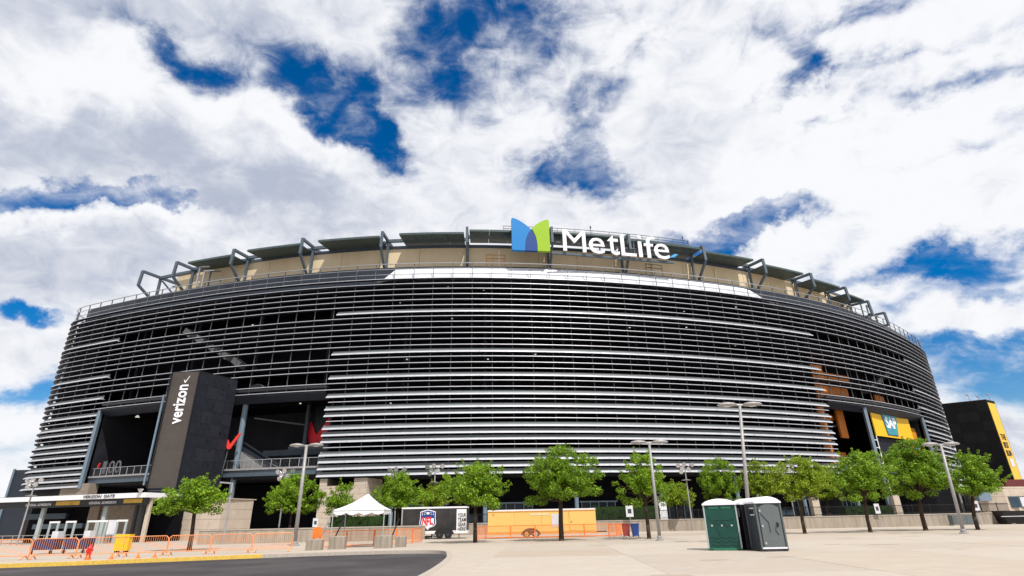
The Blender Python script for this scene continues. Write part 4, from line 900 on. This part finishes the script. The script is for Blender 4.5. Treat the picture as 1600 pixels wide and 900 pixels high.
hedge('dark clipped hedge on the wall left of the slender tree', 9.3, 18.4, 76.6, .95, 3.1, 32)
hedge('dark clipped hedge on the wall behind the leaning trunk tree', 40.5, 46.5, 74.2, .95, 2.5, 33)

# ------------------------------------------------------------------ light poles
def light_pole(label, X, Y, H, lean=0, r=.13):
    t = thing('light_pole', label, 'light pole', (X, Y, 0), 0, 'tall double headed light poles')
    top = Vector((X+lean, Y, H-.25))
    MB().lathe((X, Y, 0), [(r*2.4, 0), (r*2.4, .08), (r*1.5, .1), (r*1.5, .3), (r*1.2, .34)], 12).build('base', POLE, t)
    MB().tube((X, Y, .3), top, r, r*.72, 12).build('pole', POLE, t, smooth=True)
    MB().tube(top-Vector((.45, 0, -.02)), top+Vector((.45, 0, .02)), .07, n=8).build('cross_arm', POLE, t)
    for sx in (-1, 1):
        o = top+Vector((sx*.85, 0, .05)); mb = MB(); pr = [(.2, -.10), (.52, -.07), (.58, 0), (.46, .10), (.15, .17)]
        n = 14; vs = [(o.x+rr*1.15*math.cos(2*math.pi*i/n), o.y+rr*.8*math.sin(2*math.pi*i/n), o.z+zz2) for rr, zz2 in pr for i in range(n)]
        fs = [(k*n+i, k*n+(i+1) % n, (k+1)*n+(i+1) % n, (k+1)*n+i) for k in range(len(pr)-1) for i in range(n)]+[tuple(range(n-1, -1, -1)), tuple(range((len(pr)-1)*n, len(pr)*n))]
        mb.add(vs, fs); h = mb.build('lamp_head', POLE, t, smooth=True)
        MB().lathe((o.x, o.y, o.z-.13), [(.2, 0), (.24, .03)], 10).build('lens', STICK, h)
    return t
light_pole('double headed light pole rising beside the white tent and the left barriers', -18.4, 50.1, 8.25, r=.17)
light_pole('double headed light pole just right of the slender tree in the middle', 10.6, 45.1, 7.3)
light_pole('tallest double headed light pole, behind the grey portable toilet', 14.4, 37.4, 8.7, lean=.75)
light_pole('double headed light pole between the two rightmost trees', 34.3, 46.6, 6.85, lean=.3)
t = thing('street_lamp', 'slim single armed lamp post behind the left barriers', 'street lamp', (-28.0, 57.5, 0))
MB().tube((-28.0, 57.5, 0), (-28.0, 57.5, 5.55), .11, .08, 10).build('pole', POLE, t); MB().beam((-28.05, 57.5, 5.5), (-29.2, 57.5, 5.6), .3, .14).build('lamp_head', POLE, t)
def cluster(label, X, Y, H, z0=0):
    t = thing('floodlight_cluster', label, 'floodlight', (X, Y, z0), 0, 'silver floodlight clusters on posts')
    MB().tube((X, Y, z0), (X, Y, H-.3), .09, .07, 8).build('pole', POLE, t)
    MB().lathe((X, Y, H-1.75), [(.55, 0), (.62, .05), (.2, .12)], 12).build('crossplate', POLE, t)
    for i, (a, b) in enumerate(((-.75, .35), (-.35, .0), (.3, -.1), (.75, .4), (-.1, .45), (-.5, -.4))):
        d = MB(); d.tube((X, Y, H-.6), (X+a, Y-.1, H+b-.25), .04, n=6); d.tube((X+a, Y+.1, H+b-.25), (X+a*1.15, Y-.30, H+b-.38), .10, .27, 10); d.build('dish', SILV, t, smooth=False)
cluster('silver floodlight cluster above the left barriers, nearest the black tower', -26.2, 66, 7.2)
cluster('silver floodlight cluster left of the louvred corner, above the canopy', -58.0, 70, 7.1)
cluster('silver floodlight cluster above the black trailer', -9.2, 66.0, 7.4)
cluster('silver floodlight cluster in front of the louvres, above the low spreading tree', 20.7, 71.0, 7.4)
cluster('silver floodlight cluster almost hidden in the trees behind the grey toilet', 34.8, 75, 7.3)
cluster('small silver floodlight cluster just behind the tree behind the tent', -13.9, 68, 7.3)

# ------------------------------------------------------------------ barriers
def barrier(loc, rz, label, first=None, mesh_only=False, m_=None):
    if first: return dup(first, loc, rz, label)
    t = thing('crowd_barrier', label, 'barrier', loc, rz, 'orange crowd control barriers')
    W = 2.4; mb = MB(); r = .026
    mb.tube((0, 0, .12), (0, 0, 1.0), r, n=6); mb.tube((W, 0, .12), (W, 0, 1.0), r, n=6); mb.tube((0, 0, 1.0), (.14, 0, 1.13), r, n=6); mb.tube((W, 0, 1.0), (W-.14, 0, 1.13), r, n=6)
    mb.tube((.14, 0, 1.13), (W-.14, 0, 1.13), r, n=6); mb.tube((0, 0, .22), (W, 0, .22), r, n=6)
    mb.build('frame', ORF, t, local=True)
    mb = MB()
    for i in range(19): x = .12+i*(W-.24)/18; mb.tube((x, 0, .22), (x, 0, 1.12), .010, n=4, cap=False)
    tag(mb.build('bars', ORF, t, local=True), kind='stuff')
    for x in (.2, W-.2): MB().beam((x, -.35, .03), (x, 0, .22), .05, .05).beam((x, .35, .03), (x, 0, .22), .05, .05).build('foot', ORF, t, local=True)
    return t
BP_ = [(-33.9, 35.9), (-31.4, 35.9), (-28.95, 36.1), (-26.55, 36.6), (-24.25, 37.3), (-21.9, 38.0), (-19.5, 38.6), (-17.1, 39.2), (-14.8, 40.0)]
names = ['cut by the left picture edge', 'second from the left edge', 'left of the red hydrant', 'behind the red hydrant', 'in front of the yellow bin', 'in front of the dark posters', 'crossing the foot of the bright green tree', 'left of the light pole foot']
fb0 = None
for i in range(len(BP_)-1):
    a = Vector(BP_[i]).to_3d(); b = Vector(BP_[i+1]).to_3d(); d = b-a; rz = math.atan2(d.y, d.x)
    x = barrier(a, rz, 'orange crowd barrier '+names[i], fb0); fb0 = fb0 or x
# tight mesh barriers
def mesh_barrier(loc, rz, label, first=None, W=2.3):
    if first: return dup(first, loc, rz, label)
    t = thing('mesh_barrier', label, 'barrier', loc, rz, 'orange mesh barriers in rows')
    MB().box(0, .05, -.03, .03, 0, 1.15).box(W-.05, W, -.03, .03, 0, 1.15).box(.05, W-.05, -.025, .025, 1.09, 1.15).box(.05, W-.05, -.025, .025, .1, .16).build('frame', ORD, t, local=True)
    mb = MB()
    for i in range(30): x = .07+i*(W-.14)/29; mb.tube((x, 0, .16), (x, 0, 1.09), .007, n=4, cap=False)
    for z in (.4, .64, .88): mb.tube((.05, 0, z), (W-.05, 0, z), .008, n=4, cap=False)
    tag(mb.build('mesh', ORF, t, local=True), kind='stuff'); return t
mb0 = None
def mrow(pts, labs):
    global mb0
    for (a, b), lb in zip(zip(pts, pts[1:]), labs):
        a = Vector(a).to_3d(); b = Vector(b).to_3d(); x = mesh_barrier(a, math.atan2((b-a).y, (b-a).x), lb, mb0); mb0 = mb0 or x
mrow([(-14.6, 43.5), (-12.6, 44.6), (-10.9, 46.2), (-9.6, 48.1), (-8.7, 50.2), (-8.3, 52.4)],
     ['orange mesh barrier nearest the rear left tent leg', 'orange mesh barrier in the middle behind the tent', 'orange mesh barrier right of middle behind the tent', 'orange mesh barrier behind the right tent leg', 'farthest orange mesh barrier behind the tent'])
mrow([(-2.9, 57.0), (-.6, 56.8), (1.7, 56.7), (4.0, 56.6), (6.3, 56.5), (8.6, 56.5)],
     ['orange mesh barrier at the left end of the yellow trailer', 'orange mesh barrier left of the yellow trailer wheels', 'orange mesh barrier in front of the yellow trailer wheels', 'orange mesh barrier right of the trailer wheels, by the dark trunk', 'orange mesh barrier at the right end of the yellow trailer'])
mrow([(8.4, 55.2), (9.4, 57.2), (10.2, 59.3), (10.7, 61.5)],
     ['front orange mesh barrier of the row right of the yellow trailer', 'middle orange mesh barrier of the row right of the yellow trailer', 'rear orange mesh barrier of the row, next to the bins'])
mesh_barrier(Vector((-3.6, 55.0, 0)), R(75), 'orange mesh barrier turned edge on between the two trailers', mb0)

# ------------------------------------------------------------------ tent with blocks
tt = thing('canopy_tent', 'white peaked canopy tent on slim legs over concrete blocks', 'tent', (-11.3, 45.5, 0))
TA, TB_, TC, TD = (-13.4, 43.4), (-9.7, 43.6), (-9.85, 46.6), (-13.3, 46.3)
zt = 2.55; pk = Vector((-11.35, 45.1, 3.7)); cn = [Vector((x, y, zt)) for x, y in (TA, TB_, TC, TD)]
mb = MB(); rows = []
N_ = 6
for i in range(4):
    a, b = cn[i], cn[(i+1) % 4]
    vs = []; fs = []
    for u in range(N_+1):
        for v in range(N_+1):
            e = a.lerp(b, v/N_); p = e.lerp(pk, u/N_); sag = -.13*math.sin(math.pi*min(1, u/N_))*1.0-.04*math.sin(math.pi*v/N_)*(1-u/N_); vs.append(p+Vector((0, 0, sag)))
    for u in range(N_):
        for v in range(N_): k = u*(N_+1)+v; fs.append((k, k+1, k+N_+2, k+N_+1))
    mb.add(vs, fs)
roof = mb.build('roof', TENT, tt)
mb = MB()
for i in range(4):
    a, b = cn[i], cn[(i+1) % 4]; n = 24
    for k in range(n):
        p = a.lerp(b, k/n); q = a.lerp(b, (k+1)/n); z0 = -.20-.16*abs(math.sin(math.pi*k/n*4)); z1 = -.20-.16*abs(math.sin(math.pi*(k+1)/n*4))
        mb.add([p, q, q+Vector((0, 0, z1)), p+Vector((0, 0, z0))], [(0, 1, 2, 3)])
mb.build('valance', TENT, tt)
for i, c in enumerate(cn): MB().tube((c.x, c.y, 0), c, .035, n=8).build('leg', FRAME, tt)
for i in range(4): MB().tube(cn[i]-Vector((0, 0, .06)), cn[(i+1) % 4]-Vector((0, 0, .06)), .025, n=6).build('eave_bar', FRAME, tt)
MB().tube((-14.6, 43.9, 0), (-13.45, 43.4, 2.4), .035, n=6).build('guy_pole', FRAME, tt)
for x, y in ((-12.9, 42.7), (-9.0, 43.4)): MB().beam((x, y, .7), (x+.35, y+.6, 1.9), .09, .05).build('strap', RUB, tt)
def block(label, x, y, w, d, h=.72, rz=0):
    mb = MB(); b_ = .04
    mb.hexa([(-w/2, -d/2), (w/2, -d/2), (w/2, d/2), (-w/2, d/2)], 0, h-b_)
    vs = [(-w/2, -d/2, h-b_), (w/2, -d/2, h-b_), (w/2, d/2, h-b_), (-w/2, d/2, h-b_), (-w/2+b_, -d/2+b_, h), (w/2-b_, -d/2+b_, h), (w/2-b_, d/2-b_, h), (-w/2+b_, d/2-b_, h)]
    mb.add(vs, [(4, 5, 6, 7), (0, 1, 5, 4), (1, 2, 6, 5), (2, 3, 7, 6), (3, 0, 4, 7)])
    o = mb.build('concrete_block', BLOCK, local=True); o.location = (x, y, 0); o.rotation_euler.z = rz
    tag(o, label, 'concrete block', 'concrete weight blocks'); return o
block('concrete block with an orange round topped barricade behind it, leftmost', -13.75, 41.2, 1.0, .7, .68)
block('stained concrete block by the front left tent leg', -12.5, 42.2, 1.05, .8, .82, .05)
block('concrete block by the front right tent leg', -9.35, 42.4, 1.15, .75, .8)
block('smallest concrete block, right of the tent', -8.35, 43.5, .7, .65, .72)
bd = thing('barricade_panel', 'solid orange round topped panel above the leftmost concrete block', 'barricade', (-13.9, 41.9, 0))
MB().prism([(-.33, 0), (-.33, .5)]+[(.33*math.cos(a), .5+.2*math.sin(a)) for a in [math.pi*(1-i/8) for i in range(9)]]+[(.33, 0)], (-13.9, 41.9, .75), (1, 0, 0), (0, 0, 1), (0, -1, 0), .06).build('panel', ORD, bd)
MB().box(-14.15, -14.1, 41.9, 41.96, 0, .8).box(-13.7, -13.65, 41.9, 41.96, 0, .8).build('legs', ORD, bd)

# ------------------------------------------------------------------ trailers
def wheel(parent, x, y, r=.36, rim=HUB):
    w = MB().tube((x, y, r), (x, y+.24, r), r, n=18).build('wheel', RUB, parent)
    MB().tube((x, y-.02, r), (x, y+.02, r), r*.6, n=14).build('rim', rim, w)
    MB().tube((x, y-.05, r), (x, y, r), r*.18, n=8).build('hub', STEEL, w)
# black trailer
bt_ = thing('cargo_trailer', 'black enclosed trailer with red white and blue NFL shield and white end panel', 'trailer', (-8.2, 62, 0))
X0, X1, Y0 = -11.75, -5.0, 60.8
MB().box(X0+.15, X1-1.15, Y0, Y0+2.3, .78, 2.85).build('body', TRB, bt_)
MB().box(X1-1.15, X1-.02, Y0+.05, Y0+2.3, .78, 2.85).build('end_box', TRB, bt_)
MB().box(X1-1.12, X1-.12, Y0-.01, Y0+.04, .62, 2.75).build('end_panel', WHITE_M, bt_)
MB().box(X0, X1, Y0-.04, Y0+2.34, .50, .76).build('skirt', WHITE_M, bt_)
MB().box(X0+.02, X1-.05, Y0-.05, Y0+2.35, 2.86, 3.02).build('roof', ROOFW, bt_)
MB().box(X0, X0+.14, Y0-.02, Y0+.1, .78, 2.85).build('corner_trim', POLE, bt_)
MB().prism([(-1.0, 0)]+[(1.0*math.cos(a), .62*math.sin(a)) for a in [math.pi*(1-i/10) for i in range(11)]], (-7.35, Y0-.05, .42), (1, 0, 0), (0, 0, 1), (0, -1, 0), .3).build('wheel_arch', RUB, bt_)
wheel(bt_, -7.8, Y0-.10, .38, RUB); wheel(bt_, -6.95, Y0-.10, .38, RUB)
for x in (X0+1.6, X1-.9): MB().box(x, x+.08, Y0+.1, Y0+.2, .1, .5).build('jack_leg', BLACK, bt_)
so = (-9.05, Y0-.02, .95)
SHo = [(0, -.12), (.22, .10), (.62, .22), (.86, .48), (.78, 1.0), (.78, 1.62), (.45, 1.72), (0, 1.82), (-.45, 1.72), (-.78, 1.62), (-.78, 1.0), (-.86, .48), (-.62, .22), (-.22, .10)]
NBL = mat('navy_emblem', (.01, .05, .22), .45); NRD = mat('red_emblem', (.70, .02, .03), .45)
def sc_(pts, k, dy=0): return [(a*k, (b-.85)*k+.85+dy) for a, b in pts]
shd = MB().prism(SHo, so, (1, 0, 0), (0, 0, 1), (0, -1, 0), .02).build('shield_emblem', LETW, bt_)
MB().prism(sc_(SHo, .92), (so[0], so[1]-.015, so[2]), (1, 0, 0), (0, 0, 1), (0, -1, 0), .012).build('shield_border', NBL, shd)
MB().prism([(a*.80, min(b, 1.24)) for a, b in sc_(SHo, .95) if b < 1.3]+[], (so[0], so[1]-.03, so[2]), (1, 0, 0), (0, 0, 1), (0, -1, 0), .012).build('shield_field', LETW, shd)
mb = MB(); put_text(mb, 'N', (so[0]-.56, so[1]-.045, so[2]+.40), (1, 0, 0), (0, 0, 1), (0, -1, 0), .40, .74, .04, .012); put_text(mb, 'F', (so[0]-.12, so[1]-.045, so[2]+.28), (1, 0, 0), (0, 0, 1), (0, -1, 0), .30, .84, .04, .012); put_text(mb, 'L', (so[0]+.22, so[1]-.045, so[2]+.40), (1, 0, 0), (0, 0, 1), (0, -1, 0), .34, .74, .04, .012)
mb.build('shield_letters', NRD, shd)
mb = MB()
for (a, b) in ((-.55, 1.5), (-.33, 1.38), (-.55, 1.34), (.33, 1.38), (.55, 1.5), (.55, 1.34), (-.3, 1.56), (.3, 1.56)):
    mb.prism([(a+(.075 if k % 2 == 0 else .03)*math.cos(math.pi/2+k*math.pi/5), b+(.075 if k % 2 == 0 else .03)*math.sin(math.pi/2+k*math.pi/5)) for k in range(10)], (so[0], so[1]-.03, so[2]), (1, 0, 0), (0, 0, 1), (0, -1, 0), .012)
mb.prism([(.17*math.cos(k*math.pi/6), 1.47+.12*math.sin(k*math.pi/6)) for k in range(12)], (so[0], so[1]-.03, so[2]), (1, 0, 0), (0, 0, 1), (0, -1, 0), .012)
mb.build('shield_stars', LETW, shd)
mb = MB()
for j, w_ in enumerate(('YOUR', 'TEAM', 'GEAR', 'HERE')): put_text(mb, w_, (X1-.98, Y0-.04, 2.02-j*.44), (1, 0, 0), (0, 0, 1), (0, -1, 0), .82, .36, .01, .01)
mb.build('panel_lettering', BLACK, bt_)
for x in (-10.2, -8.6, -7.0): MB().box(x, x+.03, 60.785, 60.80, .8, 2.82).build('body_seam', BLACK, bt_)
for x in (-11.3, -9.4, -6.3): MB().box(x, x+.1, 60.75, 60.78, .60, .66).build('marker_light', REDB, bt_)
MB().box(-11.9, -11.75, 61.5, 62.3, .4, .5).box(-12.9, -11.9, 61.85, 61.95, .42, .5).build('tow_bar', BLACK, bt_)
# yellow trailer
yt = thing('office_trailer', 'long yellow trailer with tandem wheels behind orange barriers', 'trailer', (2.5, 60, 0))
X0, X1, Y0 = -2.85, 7.75, 58.6
for i in range(4):
    a = X0+(X1-X0)*i/4+.01; b = X0+(X1-X0)*(i+1)/4-.01; MB().box(a, b, Y0, Y0+2.4, .52, 2.34).build('side_panel', TRY, yt)
MB().box(X0-.03, X1+.03, Y0-.03, Y0+2.43, 2.345, 2.42).build('roof_edge', TRYD, yt)
MB().hexa([(X0, Y0), (X1, Y0), (X1, Y0+2.4), (X0, Y0+2.4)], 2.425, 2.56).build('roof', ROOFW, yt)
MB().box(X0, X1, Y0-.02, Y0+2.4, .30, .50).build('skirt', TRYD, yt)
MB().prism([(-.95, 0)]+[(.95*math.cos(a), .62*math.sin(a)) for a in [math.pi*(1-i/10) for i in range(11)]], (1.35, Y0-.04, .25), (1, 0, 0), (0, 0, 1), (0, -1, 0), .3).build('wheel_arch', mat('brown_arch', (.10, .03, .015), .7), yt)
wheel(yt, .92, Y0-.10, .34, TRYD); wheel(yt, 1.8, Y0-.10, .34, HUB)
MB().box(3.4, 4.15, Y0-.03, Y0-.005, .95, 2.1).build('white_notice', STICK, yt)
MB().box(1.3, 3.2, Y0-.02, Y0-.005, 2.0, 2.2).build('faded_stripe', mat('faded_stripe', (.8, .62, .36), .5), yt)
f_ = MB().box(5.2, 6.15, Y0-.03, Y0-.005, .62, 2.2).build('side_door', TRY, yt); MB().box(5.28, 5.36, Y0-.06, Y0-.03, 1.3, 1.42).build('handle', STEEL, f_)
for x in (-1.9, -.2, 4.6, 7.0): MB().box(x, x+.05, Y0-.012, Y0-.002, .54, 2.32).build('panel_rib', TRY, yt)
MB().box(X1, X1+1.1, 59.7, 59.8, .36, .46).build('tow_bar', BLACK, yt)
MB().box(X0+.5, X0+.62, Y0-.06, Y0-.01, 2.1, 2.22).build('marker_light', TRYD, yt)

# ------------------------------------------------------------------ portable toilets
def toilet(label, x0, x1, y0, y1, H, body, door_side, det, roofm=ROOFW, trim=None):
    t = thing('portable_toilet', label, 'portable toilet', ((x0+x1)/2, (y0+y1)/2, 0), 0, 'portable toilets')
    w = x1-x0; d = y1-y0
    MB().box(x0-.03, x1+.03, y0-.03, y1+.03, .03, .12).build('skid_base', det, t)
    for sx in (x0+.05, x1-.2): MB().box(sx, sx+.15, y0-.06, y1+.06, 0, .07).build('skid', RUB, t)
    MB().box(x0, x1, y0, y1, .12, H-.24).build('body', body, t)
    for (a, b) in ((x0, y0), (x1, y0), (x0, y1), (x1, y1)): MB().box(a-.035, a+.035, b-.035, b+.035, .12, H-.2).build('corner_trim', trim or body, t)
    # arched roof
    n = 10; vs = []; fs = []
    for i in range(n+1):
        a = i/n; x = x0-.06+(w+.12)*a; z = H-.24+.24*math.sin(math.pi*a)**.7
        for y, zo in ((y0-.08, -.02), (y0-.02, .04), (y1+.02, .04), (y1+.08, -.02)): vs.append((x, y, max(H-.24, z+zo)))
    for i in range(n):
        for j in range(3): k = i*4+j; fs.append((k, k+1, k+5, k+4))
    b = len(vs); 
    for i in range(n+1): vs += [(x0-.06+(w+.12)*i/n, y0-.08, H-.27), (x0-.06+(w+.12)*i/n, y1+.08, H-.27)]
    for i in range(n): fs += [(b+2*i, b+2*i+1, b+2*i+3, b+2*i+2), (i*4, i*4+4, b+2*i+2, b+2*i), (i*4+3, i*4+7, b+2*i+3, b+2*i+1)]
    fs += [(0, 1, 2, 3, b+1, b), (n*4, n*4+1, n*4+2, n*4+3, b+2*n+1, b+2*n)]
    MB().add(vs, fs).build('roof', roofm, t)
    return t
gtlt = toilet('green portable toilet with white roof, its back to the viewer', 9.92, 11.50, 31.0, 32.0, 2.42, GPOT, None, GPOT2, trim=FRAME)
gtlt_rot = R(-17); x0, x1, y = 9.92, 11.50, 31.0
def strip(p, q, parent, m_, w=.05, d=.03, nm='moulding'): MB().beam(p, q, d, w).build(nm, m_, parent)
for (a, b) in (((.18, 1.55), (.62, .75)), ((.62, .75), (.62, .5)), ((1.42, 1.55), (.98, .75)), ((.35, 1.32), (.75, 1.08)), ((.75, 1.32), (1.1, 1.0)), ((.2, 1.35), (1.38, 1.35))):
    strip((x0+a[0], y-.01, .1+a[1]), (x0+b[0], y-.01, .1+b[1]), gtlt, GPOT)
for k in range(3):
    mb = MB(); n = 18
    for i in range(n): u = i/n; v = (i+1)/n; mb.beam((x0+.15+1.28*u, y-.012, .28+k*.17+.035*math.sin(u*19)), (x0+.15+1.28*v, y-.012, .28+k*.17+.035*math.sin(v*19)), .03, .05)
    mb.build('wave_rib', GPOT, gtlt)
for a in (.30, .78, 1.26): MB().tube((x0+a, y-.02, 1.17), (x0+a, y, 1.17), .05, n=10).build('cap', FRAME, gtlt)
for a in (.25, .85): MB().box(x0+a, x0+a+.48, y-.02, y-.004, 1.98, 2.08).build('vent', GPOT2, gtlt)
MB().box(x0, x1, y-.015, y-.002, 2.10, 2.16).build('top_band', NAVY, gtlt)
MB().tube((x1-.15, y+.5, 2.2), (x1-.15, y+.5, 2.5), .05, n=8).build('vent_pipe', GREYD, gtlt)
gtlt.rotation_euler.z = gtlt_rot
dk = toilet('dark purple portable toilet hidden between the green and grey ones', 11.66, 12.8, 30.98, 32.1, 2.42, PURP, None, PURP)
gy = toilet('grey portable toilet with its door facing the viewer and white roof', 11.80, 13.02, 29.45, 30.72, 2.44, GREYD, None, GREYD, trim=GREYP)
x0, y = 11.80, 29.45
dr = MB().prism([(0, 0), (0, 1.78), (.2, 1.92), (.5, 1.98), (.8, 1.92), (1.0, 1.78), (1.0, 0)], (x0+.11, y-.045, .16), (1, 0, 0), (0, 0, 1), (0, -1, 0), .04).build('door', GREYP, gy)
for (a, b) in (((.18, 1.6), (.5, 1.2)), ((.5, 1.2), (.52, .75)), ((.85, 1.05), (.78, .85)), ((.78, .85), (.9, .62))):
    strip((x0+a[0], y-.06, .1+a[1]), (x0+b[0], y-.06, .1+b[1]), dr, GREYD, .03, .02, 'door_moulding')
for a, z in ((.12, 1.78), (.14, 1.08), (.16, .32)): MB().box(x0+a, x0+a+.08, y-.075, y-.05, z, z+.1).build('hinge', FRAME, dr)
MB().box(x0+.88, x0+.96, y-.09, y-.05, 1.1, 1.28).build('latch', BLACK, dr)
MB().box(x0+.02, x0+1.2, y-.05, y-.02, .12, .19).build('sill', ROOFW, gy)
MB().box(x0-.02, x0-.004, y+.2, y+.75, 1.62, 1.98).build('white_sticker', STICK, gy)
MB().box(x0-.03, x0-.021, y+.22, y+.73, 1.68, 1.92).build('sticker_print', PURP, gy)
MB().box(11.64, 11.655, 31.3, 31.6, 1.55, 2.0).build('white_sticker', STICK, dk)
MB().tube((x0-.02+.6, y+.9, 2.2), (x0+.6, y+.9, 2.62), .05, n=8).build('vent_pipe', GREYP, gy)

# ------------------------------------------------------------------ small street things
hy = thing('fire_hydrant', 'red fire hydrant on the pavement in front of the orange barriers', 'hydrant', (-26.4, 37.0-1.2, 0)); hx, hyy = -25.3, 35.9
hy.location = (hx, hyy, 0)
MB().lathe((hx, hyy, 0), [(.17, 0), (.17, .05), (.12, .07), (.11, .5), (.14, .52), (.14, .58), (.11, .64), (.05, .72), (.04, .78)], 14).build('barrel', HYD, hy, smooth=False)
for sx in (-1, 1): MB().tube((hx, hyy, .45), (hx+sx*.2, hyy, .45), .055, n=8).build('side_outlet', HYD, hy)
MB().tube((hx, hyy, .40), (hx, hyy-.2, .40), .075, n=8).build('front_outlet', HYD, hy)
def cone(label, x, y, first=None):
    if first: return dup(first, (x, y, 0), None, label)
    t = thing('traffic_cone', label, 'traffic cone', (x, y, 0), 0, 'small orange cones on the yellow kerb')
    MB().box(-.13, .13, -.13, .13, 0, .03).build('base', ORD, t, local=True); MB().lathe((0, 0, .03), [(.09, 0), (.025, .27)], 12).build('body', ORD, t, local=True); MB().lathe((0, 0, .14), [(.072, 0), (.055, .06)], 12).build('stripe', TRYD, t, local=True); return t
c0 = cone('small orange cone on the yellow kerb, first right of the hydrant', -24.4, 34.6)
cone('small orange cone on the yellow kerb, second right of the hydrant', -23.3, 35.0, c0)
cone('small orange cone on the yellow kerb, third right of the hydrant', -22.1, 35.5, c0)
cone('small orange cone on the yellow kerb, farthest right of the hydrant', -21.3, 35.8, c0)
def cart(label, x, y, rz=0):
    t = thing('covered_cart', label, 'cart', (x, y, 0), rz, 'navy covered carts')
    MB().box(-.85, .85, -.4, .4, .28, .98).build('cover', NAVY, t, local=True); MB().box(-.2+.55, .3+.5, -.25, .3, .985, 1.5).build('white_box', STICK, t, local=True)
    for a in (-.7, .7): MB().tube((a, -.42, .13), (a, -.36, .13), .13, n=10).build('wheel', RUB, t, local=True)
    for a in (-.7, .7): MB().box(a-.03, a+.03, -.36, -.3, .2, .28).build('bracket', RUB, t, local=True)
cart('navy covered cart with a white box, behind the barriers at far left', -34.4, 44.2)
cart('navy covered cart with a white box, left of the red hydrant', -32.2, 44.4)
yb = thing('yellow_bin', 'bright yellow plastic bin with a lid behind the orange barriers', 'bin', (-28.5, 44, 0))
MB().hexa([(-29.3, 43.95), (-28.3, 43.95), (-28.3, 44.4), (-29.3, 44.4)], .12, 1.05).build('body', YEL, yb); MB().hexa([(-29.35, 43.9), (-28.25, 43.9), (-28.25, 44.45), (-29.35, 44.45)], 1.055, 1.2).build('lid', YEL, yb)
for x in (-29.2, -28.55): MB().box(x, x+.15, 44.0, 44.35, 0, .12).build('runner', RUB, yb)
def wbin(label, x, y, m_):
    t = thing('wheelie_bin', label, 'wheelie bin', (x, y, 0))
    MB().add([(x-.24, y-.26, .08), (x+.24, y-.26, .08), (x+.24, y+.24, .08), (x-.24, y+.24, .08), (x-.31, y-.36, 1.05), (x+.31, y-.36, 1.05), (x+.31, y+.34, 1.05), (x-.31, y+.34, 1.05)], [(3, 2, 1, 0), (4, 5, 6, 7), (0, 1, 5, 4), (1, 2, 6, 5), (2, 3, 7, 6), (3, 0, 4, 7)]).build('body', m_, t)
    MB().box(x-.33, x+.33, y-.39, y+.37, 1.055, 1.12).build('lid', m_, t)
    for a in (-.25, .25): MB().tube((x+a-.03, y-.1, .1), (x+a+.03, y-.1, .1), .1, n=10).build('wheel', RUB, t)
wbin('reddish wheelie bin at the end of the orange barriers', 10.05, 55.6, mat('red_plastic', (.35, .06, .05), .5)); wbin('blue wheelie bin beside the reddish one, left of the slender tree', 10.75, 54.9, mat('blue_plastic', (.02, .06, .25), .45))
sk = thing('skip_container', 'black metal skip with a white bar against the wall at far right', 'skip', (60.0, 73.5, 0))
MB().add([(59.4, 73, .1), (61.6, 73, .1), (61.6, 74.4, .1), (59.4, 74.4, .1), (59.0, 72.8, 1.5), (61.8, 72.8, 1.5), (61.8, 74.5, 1.5), (59.0, 74.5, 1.5)], [(3, 2, 1, 0), (4, 5, 6, 7), (0, 1, 5, 4), (1, 2, 6, 5), (2, 3, 7, 6), (3, 0, 4, 7)]).build('body', BLACK, sk)
MB().box(58.6, 62.2, 72.65, 72.75, .85, .92).build('bar', STICK, sk)
for x in (59.4, 61.3): MB().box(x, x+.15, 73.1, 74.2, 0, .1).build('skid', RUB, sk)
ub = thing('utility_box', 'grey metal utility box against the wall between pole and last tree', 'utility box', (51, 71.5, 0))
MB().box(51.6, 54.6, 71.2, 72.0, .1, 1.15).build('cabinet', GREYP, ub); MB().box(51.5, 54.7, 71.1, 72.1, 0, .1).build('base', KERB, ub)
for x in (51.8, 53.2): MB().box(x, x+1.3, 71.17, 71.195, .2, 1.08).build('door', GREYP, ub)
def smallsign(label, x, y, z, w=.5, h=.85):
    t = thing('small_sign', label, 'sign', (x, y, 0)); MB().box(x-w/2, x+w/2, y-.02, y+.02, z, z+h).build('plate', STICK, t); MB().box(x-.03, x+.03, y+.021, y+.07, 0, z+h*.7).build('post', POLE, t)
    MB().box(x-w*.25, x+w*.25, y-.03, y-.021, z+h*.3, z+h*.7).build('print', GREYD, t)
smallsign('small white sign on a post, left of the slender tree', 14.0, 73.9, 1.7, .9, 1.3)
smallsign('small white sign by the left wall, near the light pole foot', -19.5, 57.9, 1.35, .5, .8)
smallsign('small white sign on the hedge behind the leaning trunk tree', 43.3, 71.7, 1.5, .6, 1.1)
smallsign('small white sign by the wall near the rightmost tree', 56.5, 73.4, 1.6, .7, 1.1)
